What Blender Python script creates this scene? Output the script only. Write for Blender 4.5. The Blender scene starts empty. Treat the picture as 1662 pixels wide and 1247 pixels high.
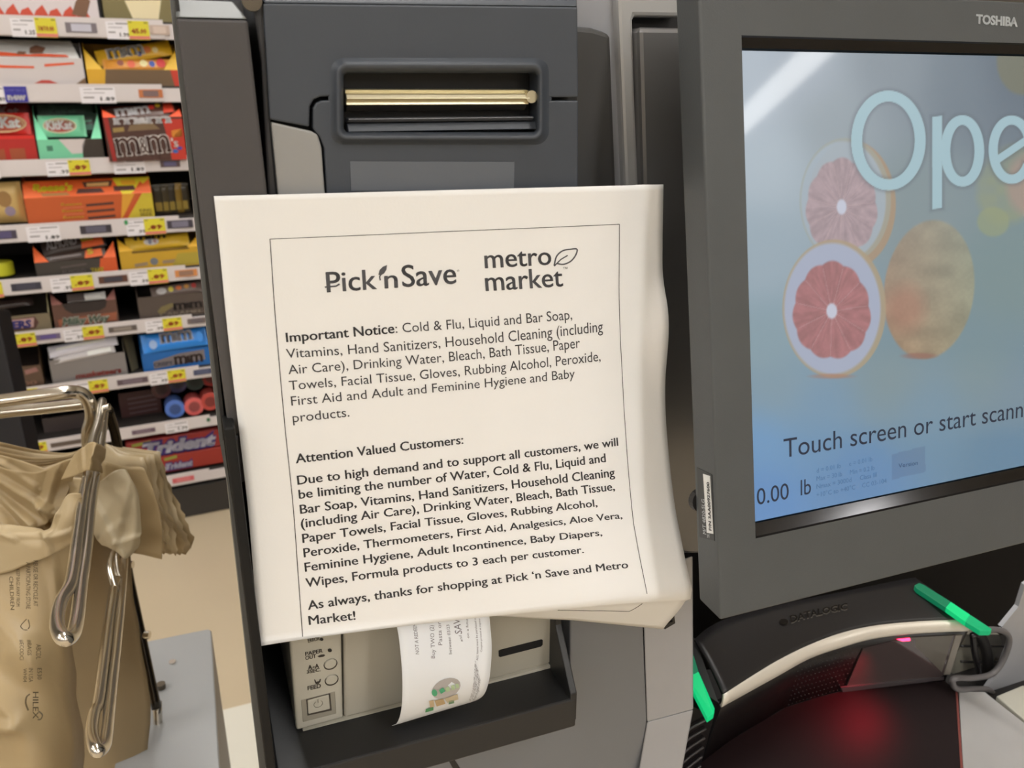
import bpy, bmesh, math, random
import numpy as np
from mathutils import Vector, noise as mnoise

random.seed(7)
SC = bpy.context.scene
COL = SC.collection
V = np.array

# ------------------------------------------------------------------ camera
FPX = 1340.0                       # focal length for a 1662 px wide frame
PITCH = math.radians(19.4)
CAM = V([0, 0, 1.15])
cd = bpy.data.cameras.new('camera')
cam = bpy.data.objects.new('camera', cd)
COL.objects.link(cam)
cam.location = CAM
cam.rotation_euler = (math.radians(90) - PITCH, 0, 0)
cd.sensor_width = 36
cd.lens = FPX / 1662 * 36
cd.clip_start = 0.02
cd.dof.use_dof = True
cd.dof.focus_distance = 0.47
cd.dof.aperture_fstop = 15
SC.camera = cam

# ------------------------------------------------------------------ world, exposure
W = bpy.data.worlds.new('store_air')
SC.world = W
W.use_nodes = True
W.node_tree.nodes['Background'].inputs[0].default_value = (1.0, 0.97, 0.93, 1)
W.node_tree.nodes['Background'].inputs[1].default_value = 0.52
SC.view_settings.view_transform = 'Standard'
SC.view_settings.look = 'None'
SC.view_settings.exposure = 0.0
SC.view_settings.gamma = 1
SC.view_settings.use_curve_mapping = False
LAMP_STRENGTH = 21.0
LAMP_COLOR = (1.0, 0.98, 0.94)

# ------------------------------------------------------------------ measuring frames
R0 = V([1, 0, 0.]); F0 = V([0, math.cos(PITCH), -math.sin(PITCH)]); U0 = V([0, math.sin(PITCH), math.cos(PITCH)])
UP = V([0, 0, 1.])


def ray(x, y): return F0 * FPX + R0 * (x - 831) - U0 * (y - 623.5)


def onp(x, y, P, N):
    r = ray(x, y); return CAM + r * (np.dot(P - CAM, N) / np.dot(r, N))


def onz(x, y, z):
    r = ray(x, y); return CAM + r * ((z - CAM[2]) / r[2])


def atd(x, y, d): return CAM + ray(x, y) * (d / FPX)


def proj(X):
    d = X - CAM; w = np.dot(d, F0)
    return V([831 + FPX * np.dot(d, R0) / w, 623.5 - FPX * np.dot(d, U0) / w])


class Fr:
    def __init__(s, O, X, Y, Z): s.O, s.X, s.Y, s.Z = O, X, Y, Z
    def p(s, x, y, z=0): return s.O + s.X * x + s.Y * y + s.Z * z
    def px(s, x, y, n=0): return onp(x, y, s.O + s.Z * n, s.Z)
    def uv(s, x, y, n=0):
        d = s.px(x, y, n) - s.O; return V([np.dot(d, s.X), np.dot(d, s.Y)])


def azframe(O, az, tilt=0):
    a = math.radians(az); X = V([math.sin(a), math.cos(a), 0]); N = V([math.cos(a), -math.sin(a), 0]); t = math.radians(tilt)
    return Fr(O, X, UP * math.cos(t) - N * math.sin(t), N * math.cos(t) + UP * math.sin(t))


K = azframe(CAM + F0 * .424, 69.1)            # self checkout column, notice plane
M = azframe(CAM + F0 * .364, 69.1, 11.5)      # tilted touch monitor
RK = azframe(V([-.86, 2.13, 0.]), 64.0)       # candy rack


def KP(x, y, n=0): return K.px(x, y, n)


# ------------------------------------------------------------------ materials
def lin(c):
    c = V(c, dtype=float) / 255.; return np.where(c <= .04045, c / 12.92, ((c + .055) / 1.055) ** 2.4)


def alb(c):
    return tuple(np.clip(lin(c) / V([.95, .88, .77]), 0.003, .88))


MATS = {}


def mat(name, c, rough=.5, metal=0., bump=None, var=0., spec=.5, raw=False, transl=0., coat=0., scale=40.):
    if name in MATS: return MATS[name]
    m = bpy.data.materials.new(name); m.use_nodes = True; nt = m.node_tree; b = nt.nodes['Principled BSDF']
    col = tuple(lin(c)) if raw else alb(c)
    b.inputs['Base Color'].default_value = (*col, 1)
    b.inputs['Roughness'].default_value = rough
    b.inputs['Metallic'].default_value = metal
    b.inputs['Specular IOR Level'].default_value = spec
    b.inputs['Coat Weight'].default_value = coat
    b.inputs['Coat Roughness'].default_value = .06
    tc = nt.nodes.new('ShaderNodeTexCoord')
    if var:
        n = nt.nodes.new('ShaderNodeTexNoise'); n.inputs['Scale'].default_value = scale; n.inputs['Detail'].default_value = 5
        nt.links.new(tc.outputs['Object'], n.inputs['Vector'])
        mx = nt.nodes.new('ShaderNodeMix'); mx.data_type = 'RGBA'
        mx.inputs['A'].default_value = (*[v * (1 - var) for v in col], 1)
        mx.inputs['B'].default_value = (*[min(1, v * (1 + var)) for v in col], 1)
        nt.links.new(n.outputs['Fac'], mx.inputs['Factor']); nt.links.new(mx.outputs['Result'], b.inputs['Base Color'])
    if bump:
        n = nt.nodes.new('ShaderNodeTexNoise'); n.inputs['Scale'].default_value = bump[0]; n.inputs['Detail'].default_value = 3
        nt.links.new(tc.outputs['Object'], n.inputs['Vector'])
        bp = nt.nodes.new('ShaderNodeBump'); bp.inputs['Strength'].default_value = bump[1]; bp.inputs['Distance'].default_value = bump[2] if len(bump) > 2 else .0005
        nt.links.new(n.outputs['Fac'], bp.inputs['Height']); nt.links.new(bp.outputs['Normal'], b.inputs['Normal'])
    if transl:
        t = nt.nodes.new('ShaderNodeBsdfTranslucent'); t.inputs['Color'].default_value = (*col, 1)
        ms = nt.nodes.new('ShaderNodeMixShader'); ms.inputs[0].default_value = transl
        nt.links.new(b.outputs[0], ms.inputs[1]); nt.links.new(t.outputs[0], ms.inputs[2])
        nt.links.new(ms.outputs[0], nt.nodes['Material Output'].inputs['Surface'])
    MATS[name] = m; return m


def emis(name, rgb, s):
    m = bpy.data.materials.new(name); m.use_nodes = True; b = m.node_tree.nodes['Principled BSDF']
    b.inputs['Base Color'].default_value = (*rgb, 1)
    b.inputs['Emission Color'].default_value = (*rgb, 1); b.inputs['Emission Strength'].default_value = s
    MATS[name] = m; return m


def cm(c, rough=.5):
    """printed colour, shared by value"""
    return mat('print_%d_%d_%d' % tuple(c), c, rough)


# ------------------------------------------------------------------ objects
ROOT = {}


def thing(name, loc, label, cat, group=None, kind=None):
    o = bpy.data.objects.new(name, None); COL.objects.link(o); o.location = Vector(loc); o.empty_display_size = .02
    tag(o, label, cat, group, kind); ROOT[o.name] = V(loc, dtype=float); return o


def tag(o, label=None, cat=None, group=None, kind=None):
    if label: o['label'] = label
    if cat: o['category'] = cat
    if group: o['group'] = group
    if kind: o['kind'] = kind


def mk(name, verts, faces, m, parent=None, smooth=False, bevel=0, seg=2, label=None, loc=None, recalc=True, solid=0, solid_off=-1, kind=None):
    verts = V([V(v, dtype=float) for v in verts])
    if parent is not None: L = ROOT[parent.name]
    else: L = V(loc, dtype=float) if loc is not None else V([verts[:, 0].mean(), verts[:, 1].mean(), verts[:, 2].min()])
    me = bpy.data.meshes.new(name); me.from_pydata((verts - L).tolist(), [], faces)
    if recalc:
        bm = bmesh.new(); bm.from_mesh(me); bmesh.ops.recalc_face_normals(bm, faces=bm.faces); bm.to_mesh(me); bm.free()
    if smooth: me.polygons.foreach_set('use_smooth', [True] * len(me.polygons))
    me.materials.append(m)
    o = bpy.data.objects.new(name, me); COL.objects.link(o)
    if parent is not None: o.parent = parent
    else: o.location = Vector(L)
    ROOT[o.name] = L
    if solid:
        s = o.modifiers.new('thickness', 'SOLIDIFY'); s.thickness = solid; s.offset = solid_off
    if bevel:
        b = o.modifiers.new('edges', 'BEVEL'); b.width = bevel; b.segments = seg; b.limit_method = 'ANGLE'; b.angle_limit = math.radians(35)
        b.harden_normals = False
    if label: o['label'] = label
    if kind: o['kind'] = kind
    return o


def prism_vf(front, back):
    n = len(front)
    f = [list(range(n)), list(range(2 * n - 1, n - 1, -1))]
    f += [[i, (i + 1) % n, n + (i + 1) % n, n + i] for i in range(n)]
    return list(front) + list(back), f


def prism(name, front, ext, m, parent=None, **k):
    v, f = prism_vf(front, [p + ext for p in front]); return mk(name, v, f, m, parent, **k)


def kslab(name, pts, n0, n1, m, parent=None, fr=None, **k):
    """outline measured in the photograph, standing in the frame's plane n0, extruded back to n1"""
    fr = fr or K
    return prism(name, [fr.px(x, y, n0) for x, y in pts], -fr.Z * (n0 - n1), m, parent, **k)


def fbox(name, fr, x0, x1, y0, y1, z0, z1, m, parent=None, **k):
    f = [fr.p(x0, y0, z1), fr.p(x1, y0, z1), fr.p(x1, y1, z1), fr.p(x0, y1, z1)]
    return prism(name, f, fr.Z * (z0 - z1), m, parent, **k)


def join_vf(lst):
    V_, F_ = [], []
    for v, f in lst:
        o = len(V_); V_ += list(v); F_ += [[i + o for i in q] for q in f]
    return V_, F_


def catmull(P, n=8):
    P = [V(p, dtype=float) for p in P]; Q = [2 * P[0] - P[1]] + P + [2 * P[-1] - P[-2]]; out = []
    for i in range(1, len(Q) - 2):
        for k in range(n):
            t = k / n
            out.append(.5 * ((2 * Q[i]) + (-Q[i - 1] + Q[i + 1]) * t + (2 * Q[i - 1] - 5 * Q[i] + 4 * Q[i + 1] - Q[i + 2]) * t * t + (-Q[i - 1] + 3 * Q[i] - 3 * Q[i + 1] + Q[i + 2]) * t ** 3))
    out.append(Q[-2]); return out


def tube_vf(P, r, seg=14):
    P = [V(p, dtype=float) for p in P]; n = len(P); vs, fs = [], []
    up = None
    for i in range(n):
        t = P[min(i + 1, n - 1)] - P[max(i - 1, 0)]; t = t / np.linalg.norm(t)
        if up is None:
            a = V([0, 0, 1.]) if abs(t[2]) < .9 else V([1., 0, 0])
            up = np.cross(t, a); up /= np.linalg.norm(up)
        up = up - t * np.dot(up, t); up /= np.linalg.norm(up); s = np.cross(t, up)
        rr = r[i] if hasattr(r, '__len__') else r
        for k in range(seg):
            a = 2 * math.pi * k / seg; vs.append(P[i] + (up * math.cos(a) + s * math.sin(a)) * rr)
    for i in range(n - 1):
        for k in range(seg): fs.append([i * seg + k, i * seg + (k + 1) % seg, (i + 1) * seg + (k + 1) % seg, (i + 1) * seg + k])
    fs.append(list(range(seg))[::-1]); fs.append([(n - 1) * seg + k for k in range(seg)])
    return vs, fs


def tube(name, P, r, m, parent=None, n=8, **k):
    Q = catmull(P, n) if n > 1 else P
    v, f = tube_vf(Q, r); return mk(name, v, f, m, parent, smooth=True, **k)


def cyl(name, c, axis, r, h, m, parent=None, seg=20, **k):
    a = V(axis, dtype=float); a /= np.linalg.norm(a)
    v, f = tube_vf([c, c + a * h], r, seg); return mk(name, v, f, m, parent, **k)


# glyphs -----------------------------------------------------------------
def glyphs(s, bold=0., res=3, shear=0., ext=0., spacing=1.):
    c = bpy.data.curves.new('text', 'FONT'); c.body = s; c.resolution_u = res; c.offset = bold; c.shear = shear; c.extrude = ext; c.space_character = spacing
    o = bpy.data.objects.new('text', c); me = bpy.data.meshes.new_from_object(o)
    n = len(me.vertices); a = np.empty(n * 3); me.vertices.foreach_get('co', a); a = a.reshape(n, 3).copy()
    f = [list(p.vertices) for p in me.polygons]
    bpy.data.objects.remove(o); bpy.data.curves.remove(c); bpy.data.meshes.remove(me)
    return a, f


CAP = None


def cap():
    global CAP
    if CAP is None:
        a, _ = glyphs('H'); CAP = a[:, 1].max()
    return CAP


def _shifted(a, f, d):
    A_, F_ = [], []
    for q, (dx, dy_) in enumerate(((-d, -d * .8), (d, -d * .8), (d, d * .8), (-d, d * .8), (0, 0))):
        A_.append(a + V([dx, dy_, 0])); F_ += [[i + len(a) * q for i in p] for p in f]
    a = np.concatenate(A_); x0, x1 = a[:, 0].min(), a[:, 0].max(); a[:, 0] = (a[:, 0] - x0) / (x1 - x0); a[:, 1] /= cap(); return a, F_


def text_unit(s, **k):
    """glyph verts with x in 0..1 over the string and y in cap heights"""
    b = k.pop('bold', 0.); k['bold'] = max(b - .02, 0) if b >= .05 else min(b, 0)
    a, f = glyphs(s, **k)
    if s == 'm&m':
        xh = glyphs('x')[0][:, 1].max(); A_, F_ = [], []
        for st, x0, w_, sy, y0 in (('m', 0, .42, 1, 0), ('&', .43, .14, .6, .05), ('m', .58, .42, 1, 0)):
            g, h = glyphs(st); g = g.copy(); mx_ = g[:, 0].max(); mn_ = g[:, 0].min()
            g[:, 0] = x0 + (g[:, 0] - mn_) / (mx_ - mn_) * w_; g[:, 1] = g[:, 1] * sy * cap() / xh + y0 * cap()
            F_ += [[i + sum(len(q) for q in A_) for i in p] for p in h]; A_.append(g)
            if st == 'm':
                for c in (.08, .5, .92):
                    for hw, ya, yb in ((.055, 0, .75), (.105, 0, .16)):
                        o_ = sum(len(q) for q in A_); xx = x0 + c * w_; A_.append(V([[xx - hw * w_, ya * cap(), 0], [xx + hw * w_, ya * cap(), 0], [xx + hw * w_, yb * cap(), 0], [xx - hw * w_, yb * cap(), 0]])); F_.append([o_, o_ + 1, o_ + 2, o_ + 3])
                o_ = sum(len(q) for q in A_); A_.append(V([[x0 - .02 * w_, .82 * cap(), 0], [x0 + .14 * w_, .82 * cap(), 0], [x0 + .14 * w_, .98 * cap(), 0], [x0 - .02 * w_, .98 * cap(), 0]])); F_.append([o_, o_ + 1, o_ + 2, o_ + 3])
        a, f = np.concatenate(A_), F_; a[:, 0] *= 2.6 * cap(); b = min(b, .10)
        if b: return _shifted(a, f, b * .45 * cap())
    if 0 < b:
        d = b * 1.1 if b < .05 else .02; A_, F_ = [], []
        for q, (dx, dy_) in enumerate(((-d, 0), (0, -d * .35), (0, d * .35), (d, 0))):
            A_.append(a + V([dx, dy_, 0])); F_ += [[i + len(a) * q for i in p] for p in f]
        a, f = np.concatenate(A_), F_
    x0, x1 = a[:, 0].min(), a[:, 0].max()
    a[:, 0] = (a[:, 0] - x0) / max(1e-6, x1 - x0); a[:, 1] /= cap(); return a, f


def text_fr(fr, s, x, y, w, h, z=0.0002, ang=0., **k):
    a, f = text_unit(s, **k); ca, sa = math.cos(ang), math.sin(ang)
    vs = [fr.p(x + ca * q[0] * w - sa * q[1] * h, y + sa * q[0] * w + ca * q[1] * h, z) for q in a]
    return vs, f


def text_px(fr, s, A, B, hpx, n=0.0002, **k):
    """text whose baseline runs between two measured points of a plane"""
    a = fr.uv(A[0], A[1], n); b = fr.uv(B[0], B[1], n); d = b - a; w = np.linalg.norm(d); d /= w
    t = fr.uv(A[0], A[1] - hpx, n) - a; h = np.linalg.norm(t)
    return text_fr(fr, s, a[0], a[1], w, h, n, math.atan2(d[1], d[0]), **k)


def flat(fr, pts, z=.0002):
    return [fr.p(x, y, z) for x, y in pts], [list(range(len(pts)))]


def poly_px(fr, pts, n=.0002):
    return [fr.px(x, y, n) for x, y in pts], [list(range(len(pts)))]


def print_on(name, parts, m, parent, label=None):
    v, f = join_vf(parts); return mk(name, v, f, m, parent, recalc=False, label=label)


def ellipse(cx, cy, rx, ry, n=20, rot=0):
    c, s = math.cos(rot), math.sin(rot)
    return [(cx + c * rx * math.cos(2 * math.pi * i / n) - s * ry * math.sin(2 * math.pi * i / n), cy + s * rx * math.cos(2 * math.pi * i / n) + c * ry * math.sin(2 * math.pi * i / n)) for i in range(n)]


def grid(name, rows, m, parent=None, n=6, wr=0., ws=20., solid=.0004, label=None, loc=None, seed=0, fn=None):
    """smooth sheet through measured control rows of points"""
    R = [catmull(r, n) for r in rows]; Cn = len(R[0])
    cols = [catmull([R[i][j] for i in range(len(R))], n) for j in range(Cn)]
    nr = len(cols[0]); vs = []
    for i in range(nr):
        for j in range(Cn):
            p = cols[j][i].copy()
            if wr:
                q = Vector(p * ws) + Vector((seed * 7.3, seed * 3.1, 0))
                p += -F0 * (1 - abs(mnoise.noise(q)) * 2.2) * wr + F0 * mnoise.noise(q * 2.7) * wr * .35
            if fn: p = fn(p, i / (nr - 1), j / (Cn - 1))
            vs.append(p)
    fs = [[i * Cn + j, i * Cn + j + 1, (i + 1) * Cn + j + 1, (i + 1) * Cn + j] for i in range(nr - 1) for j in range(Cn - 1)]
    return mk(name, vs, fs, m, parent, smooth=True, solid=solid, label=label, loc=loc)


# common materials
black = mat('black_plastic', (32, 29, 27), .5, bump=(900, .12))
blackgloss = mat('black_glossy_plastic', (26, 22, 21), .25)
grayd = mat('charcoal_plastic', (66, 69, 73), .42, bump=(1400, .18, .0002), var=.06)
graym = mat('dark_grey_plastic', (70, 67, 63), .45, bump=(1400, .15, .0002), var=.05)
grayw = mat('warm_grey_plastic', (74, 69, 66), .42, bump=(1200, .15, .0002), var=.06)
monm = mat('monitor_grey_plastic', (76, 76, 73), .5, bump=(1300, .35, .0003), var=.08)
silver = mat('silver_paint', (162, 158, 154), .38, metal=.25, bump=(1500, .08, .0002), var=.05)
silverl = mat('light_silver_paint', (178, 172, 162), .35, metal=.2, bump=(1500, .08, .0002))
silverd = mat('grey_silver_paint', (117, 115, 113), .38, metal=.2, bump=(1500, .08, .0002))
lightg = mat('pale_grey_plastic', (100, 99, 93), .5)
beige = mat('printer_beige_plastic', (184, 174, 152), .45, bump=(1500, .12, .0002))
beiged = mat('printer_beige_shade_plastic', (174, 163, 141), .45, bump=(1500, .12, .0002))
chrome = mat('polished_chrome', (224, 219, 210), .19, metal=1., raw=True)
steel = mat('dull_steel', (120, 112, 100), .28, metal=1., raw=True)
champ = mat('champagne_metal', (214, 205, 176), .34, metal=.8, raw=True)
ink = mat('printer_ink', (52, 50, 50), .6)
inkg = mat('logo_ink', (78, 76, 76), .6)
paperm = mat('white_paper', (238, 231, 220), .75, bump=(700, .25, .0002), var=.015)
paperb = mat('receipt_paper', (226, 222, 217), .6, bump=(500, .1, .0002))
bagm = mat('tan_plastic_film', (178, 151, 107), .42, transl=.22, bump=(60, .35, .002), var=.10, scale=14.)
bagm2 = mat('pale_tan_plastic_film', (192, 167, 125), .4, transl=.25, bump=(60, .3, .002), var=.08, scale=14.)

# ------------------------------------------------------------------ setting: floor, ceiling, fixtures
def plane(name, x0, x1, y0, y1, z, m, th, kind='structure'):
    f = [V([x0, y0, z]), V([x1, y0, z]), V([x1, y1, z]), V([x0, y1, z])]
    o = prism(name, f, V([0, 0, th]), m); o['kind'] = kind; return o


floorm = mat('polished_store_floor', (188, 166, 132), .3, var=.08, scale=3., bump=(30, .05, .001))
plane('floor', -7, 8, -7, 9, 0, floorm, -.05)
ceilm = mat('white_ceiling_tiles', (215, 205, 190), .9)
plane('ceiling', -7, 8, -7, 9, 3.25, ceilm, .05)
lf = [onz(*q, 0.004) for q in [(300, 1168), (460, 1128), (560, 1500), (100, 1600)]]
o = prism('trim_1', lf, V([0, 0, -.004]), mat('pale_floor_tile', (214, 203, 180), .35, var=.05, scale=8.)); o['kind'] = 'structure'


wallm = mat('store_wall_paint', (182, 172, 156), .8)
for nm, (x0, x1, y0, y1) in (('wall_front', (-7, 8, 8.9, 9)), ('wall_back', (-7, 8, -7, -6.9)), ('wall_left', (-7, -6.9, -6.9, 8.9)), ('wall_right', (7.9, 8, -6.9, 8.9))):
    plane(nm, x0, x1, y0, y1, 0, wallm, 3.25)


def reflect_pt(x, y, z):
    r = ray(x, y); X = M.px(x, y, -.004); rr = r - 2 * np.dot(r, M.Z) * M.Z; return X + rr * ((z - X[2]) / rr[2])


lampm = emis('lit_lamp_diffuser', LAMP_COLOR, LAMP_STRENGTH)
lampw = mat('white_enamel', (225, 220, 210), .5)


def fixture(A, B, w, label):
    d = B - A; L = np.linalg.norm(d); d = d / L; s = V([-d[1], d[0], 0])
    t = thing('ceiling_light', (A + B) / 2, label, 'light', 'rows of ceiling lights')
    c = lambda a, b, z: A + d * a + s * b + UP * z
    q = [c(0, -w / 2, 0), c(L, -w / 2, 0), c(L, w / 2, 0), c(0, w / 2, 0)]
    prism('diffuser', q, UP * .02, lampm, t)
    q = [c(-.03, -w / 2 - .03, .02), c(L + .03, -w / 2 - .03, .02), c(L + .03, w / 2 + .03, .02), c(-.03, w / 2 + .03, .02)]
    prism('housing', q, UP * .04, lampw, t)


ZL = 3.18
a_ = (reflect_pt(1207, 189, ZL) + reflect_pt(1207, 210, ZL)) / 2
b_ = (reflect_pt(1304, 85, ZL) + reflect_pt(1350, 85, ZL)) / 2
dd = (b_ - a_) / np.linalg.norm(b_ - a_); ss = V([-dd[1], dd[0], 0])
if np.dot(ss, V([-1, 0, 0])) < 0: ss = -ss
mid = (a_ + b_) / 2
k = 0
for off in (0, 2.6, 5.2, 7.8):
    for sh in (-1.6, 2.6, 6.8):
        A = mid + ss * off + dd * (sh - 1.5); B = mid + ss * off + dd * (sh + 1.5)
        if off == 0 and sh < 0: A = mid - dd * 1.3; B = mid + dd * 1.2
        if off == 0 and sh > 0: continue
        fixture(A, B, .26, 'long white ceiling light over the checkout aisle')

# ------------------------------------------------------------------ candy rack
rowsz = [(1.315, 1.272), (1.171, 1.130), (1.004, .966), (.856, .814), (.728, .688), (.596, .560), (.453, .416), (.307, .273), (.147, .111)]
rackroot = RK.p(-.2, 0, 0)
rack = thing('candy_rack', rackroot, 'tall black shop rack with white price rails full of candy', 'shelf')
rblack = mat('rack_black_metal', (46, 40, 36), .6)
railm = mat('white_price_rail', (210, 196, 186), .5)
UL, UR = -.62, .16
fbox('back_panel', RK, UL, UR, 0, 1.62, -.40, -.38, rblack, rack)
fbox('kick_plate', RK, UL, UR, 0, .095, -.38, -.015, mat('rack_base_black', (52, 47, 43), .5), rack, bevel=.004)
fbox('side_panel', RK, UR, UR + .02, 0, 1.62, -.38, -.02, rblack, rack)
fbox('side_panel', RK, UL - .02, UL, 0, 1.62, -.38, -.02, rblack, rack)
grey_txt = cm((150, 140, 135)); dk = cm((70, 62, 60)); yel = cm((214, 196, 48)); red = cm((178, 66, 40)); pinkt = cm((214, 120, 100)); wl = cm((228, 217, 210))


def xu(x, k): return RK.uv(x, 0 if k is None else RKY[k](x), 0)[0]


def u_at(x, z, n=0.):
    """u on the rack plane for photo column x at height z"""
    lo, hi = -200., 1500.
    for _ in range(40):
        mid_ = (lo + hi) / 2
        if RK.px(x, mid_, n)[2] > z: lo = mid_
        else: hi = mid_
    return RK.uv(x, (lo + hi) / 2, n)[0]


def rail(k):
    zt, zb = rowsz[k]
    fbox('shelf_board', RK, UL, UR, zt - .014, zt - .004, -.38, -.006, rblack, rack)
    r = fbox('price_rail', RK, UL, UR, zb, zt - .009, -.006, 0, railm, rack)
    end = {0: .03, 1: .009, 2: .06, 7: .02, 8: .0}.get(k, .008)
    fbox('tag_holder', RK, UL, end, zb + .002, zt, 0, .0022, railm, r)
    return r


def tg(r, k, x0, x1, kind, txt='', c=None, c2=None):
    zt, zb = rowsz[k]; z = (zt + zb) / 2; h = zt - zb
    a, b = u_at(x0, z, .003), u_at(x1, z, .003)
    f = Fr(RK.p(a, 0, .0025), RK.X, RK.Y, RK.Z); w = b - a
    if kind == 'lab':
        fbox('price_label', f, 0, w, zb - .002, zt - .007, 0, .0006, wl, r)
        print_on('price_print', [flat(f, [(w * .1, zt - .013), (w * .35, zt - .013), (w * .35, zt - .0115), (w * .1, zt - .0115)], .0008),
                 flat(f, [(w * .42, zt - .0125), (w * .95, zt - .0125), (w * .95, zt - .0095), (w * .42, zt - .0095)], .0008),
                 flat(f, [(w * .1, zt - .0205), (w * .7, zt - .0205), (w * .7, zt - .019), (w * .1, zt - .019)], .0008),
                 flat(f, [(w * .08, zt - .032), (w * .38, zt - .032), (w * .38, zt - .0285), (w * .08, zt - .0285)], .0008)], grey_txt, r)
        print_on('price_print', [text_fr(f, txt, w * .55, zb + .0035, w * .42, .0085, .001, bold=.03, res=1)], dk, r)
    elif kind == 'yel':
        fbox('sale_tag', f, 0, w, zb - .002, zt - .004, .0006, .0012, yel, r)
        print_on('sale_print', [text_fr(f, txt, w * .14, zb + .0115, w * .72, .010, .0014, bold=.05, res=1)], red, r)
        print_on('sale_band', [flat(f, [(0, zb - .001), (w, zb - .001), (w, zb + .006), (0, zb + .006)], .0014)], pinkt, r)
        print_on('sale_print', [flat(f, [(w * .05, zt - .0085), (w * .2, zt - .0085), (w * .2, zt - .006), (w * .05, zt - .006)], .0014), flat(f, [(w * .78, zt - .0095), (w * .97, zt - .0095), (w * .97, zt - .007), (w * .78, zt - .006)], .0014)], cm((140, 130, 40)), r)
    elif kind == 'new':
        fbox('new_tag', f, 0, w, zb + .001, zt - .006, 0, .0012, cm((52, 46, 138)), r)
        print_on('new_print', [text_fr(f, 'new', w * .1, zb + .006, w * .82, .014, .0014, bold=.06, res=1)], wl, r)
        print_on('new_print', [text_fr(f, 'LOW PRICE', w * .08, zb + .024, w * .84, .005, .0014, bold=.02, res=1)], cm((130, 125, 190)), r)
    else:
        fbox('product_picture', f, 0, w, zb + .010, zt - .012, 0, .0010, cm(c), r)
        if c2: fbox('product_picture', f, w * .18, w * .82, zb + .0125, zt - .0145, .001, .0013, cm(c2), r)


rails = [rail(k) for k in range(9)]
PUR, BRN, DKB = (84, 74, 104), (110, 92, 78), (60, 55, 66)
T = [(0, 17, 57, 'lab', '1.25'), (0, 57, 92, 'yel', '10/10.00'), (0, 106, 157, 'pic', '', (120, 108, 108), (190, 182, 185)), (0, 172, 210, 'lab', '1.99'), (0, 208, 242, 'yel', '4/5.00'), (0, 243, 275, 'pic', '', (186, 160, 140), (205, 180, 160)),
     (1, -30, 8, 'lab', '1.89'), (1, 7, 44, 'new'), (1, 130, 187, 'lab', '1.89'), (1, 225, 264, 'pic', '', (190, 110, 62), (122, 96, 90)),
     (2, -60, -1, 'lab', '1.89'), (2, 75, 112, 'lab', '.99'), (2, 111, 146, 'yel', '.89'), (2, 184, 235, 'lab', '1.89'), (2, 260, 292, 'pic', '', (94, 72, 70), (100, 92, 120)),
     (3, -20, 27, 'pic', '', (70, 60, 72), PUR), (3, 43, 97, 'lab', '1.89'), (3, 130, 181, 'pic', '', (58, 50, 54), (92, 86, 96)), (3, 205, 236, 'lab', '.99'), (3, 234, 268, 'yel', '.89'), (3, 271, 313, 'pic', '', (66, 58, 64), (120, 112, 122)),
     (4, -30, 4, 'yel', '.89'), (4, 18, 67, 'pic', '', (58, 54, 62), (66, 62, 72)), (4, 82, 118, 'lab', '.99'), (4, 115, 151, 'yel', '.89'), (4, 160, 207, 'pic', '', (96, 60, 44), (62, 56, 62)), (4, 210, 241, 'lab', '.99'), (4, 240, 272, 'yel', '.89'), (4, 284, 320, 'pic', '', (206, 132, 72), (150, 112, 88)),
     (5, 8, 25, 'lab', '.99'), (5, 24, 58, 'yel', '.89'), (5, 58, 98, 'pic', '', (110, 92, 112), (96, 78, 128)), (5, 103, 136, 'lab', '.99'), (5, 134, 168, 'yel', '.89'), (5, 176, 222, 'pic', '', (96, 84, 76), (140, 126, 112)), (5, 236, 265, 'lab', '.99'), (5, 264, 295, 'yel', '.89'), (5, 304, 335, 'pic', '', (112, 96, 88), (104, 92, 90)),
     (6, 30, 62, 'yel', '.89'), (6, 62, 110, 'pic', '', (90, 78, 70)), (6, 112, 145, 'lab', '.99'), (6, 144, 175, 'yel', '.89'), (6, 190, 240, 'pic', '', (96, 78, 80), (116, 98, 102)), (6, 243, 272, 'lab', '.99'), (6, 272, 301, 'yel', '.89'), (6, 314, 344, 'pic', '', (74, 76, 96), (86, 88, 108)),
     (7, 46, 76, 'yel', '.89'), (7, 82, 140, 'pic', '', (98, 82, 70)), (7, 214, 252, 'pic', '', (110, 88, 96), (128, 106, 112)), (7, 268, 305, 'lab', '1.79'), (8, 280, 315, 'pic', '', (206, 96, 96), (214, 120, 116))]
for t in T: tg(rails[t[0]], t[0], t[1], t[2], t[3], *(t[4:] if len(t) > 4 else ()))
f = Fr(RK.p(u_at(202, .835), 0, .003), RK.X, RK.Y, RK.Z)
print_on('leaf_mark', [flat(f, ellipse(.005, .846, .0045, .0062, 10), .0006)], cm((58, 140, 78)), rails[3])
f = Fr(RK.p(u_at(335, .29), 0, .003), RK.X, RK.Y, RK.Z)
print_on('leaf_mark', [flat(f, ellipse(.005, .293, .005, .006, 10), .0006)], cm((70, 110, 78)), rails[7])


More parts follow.
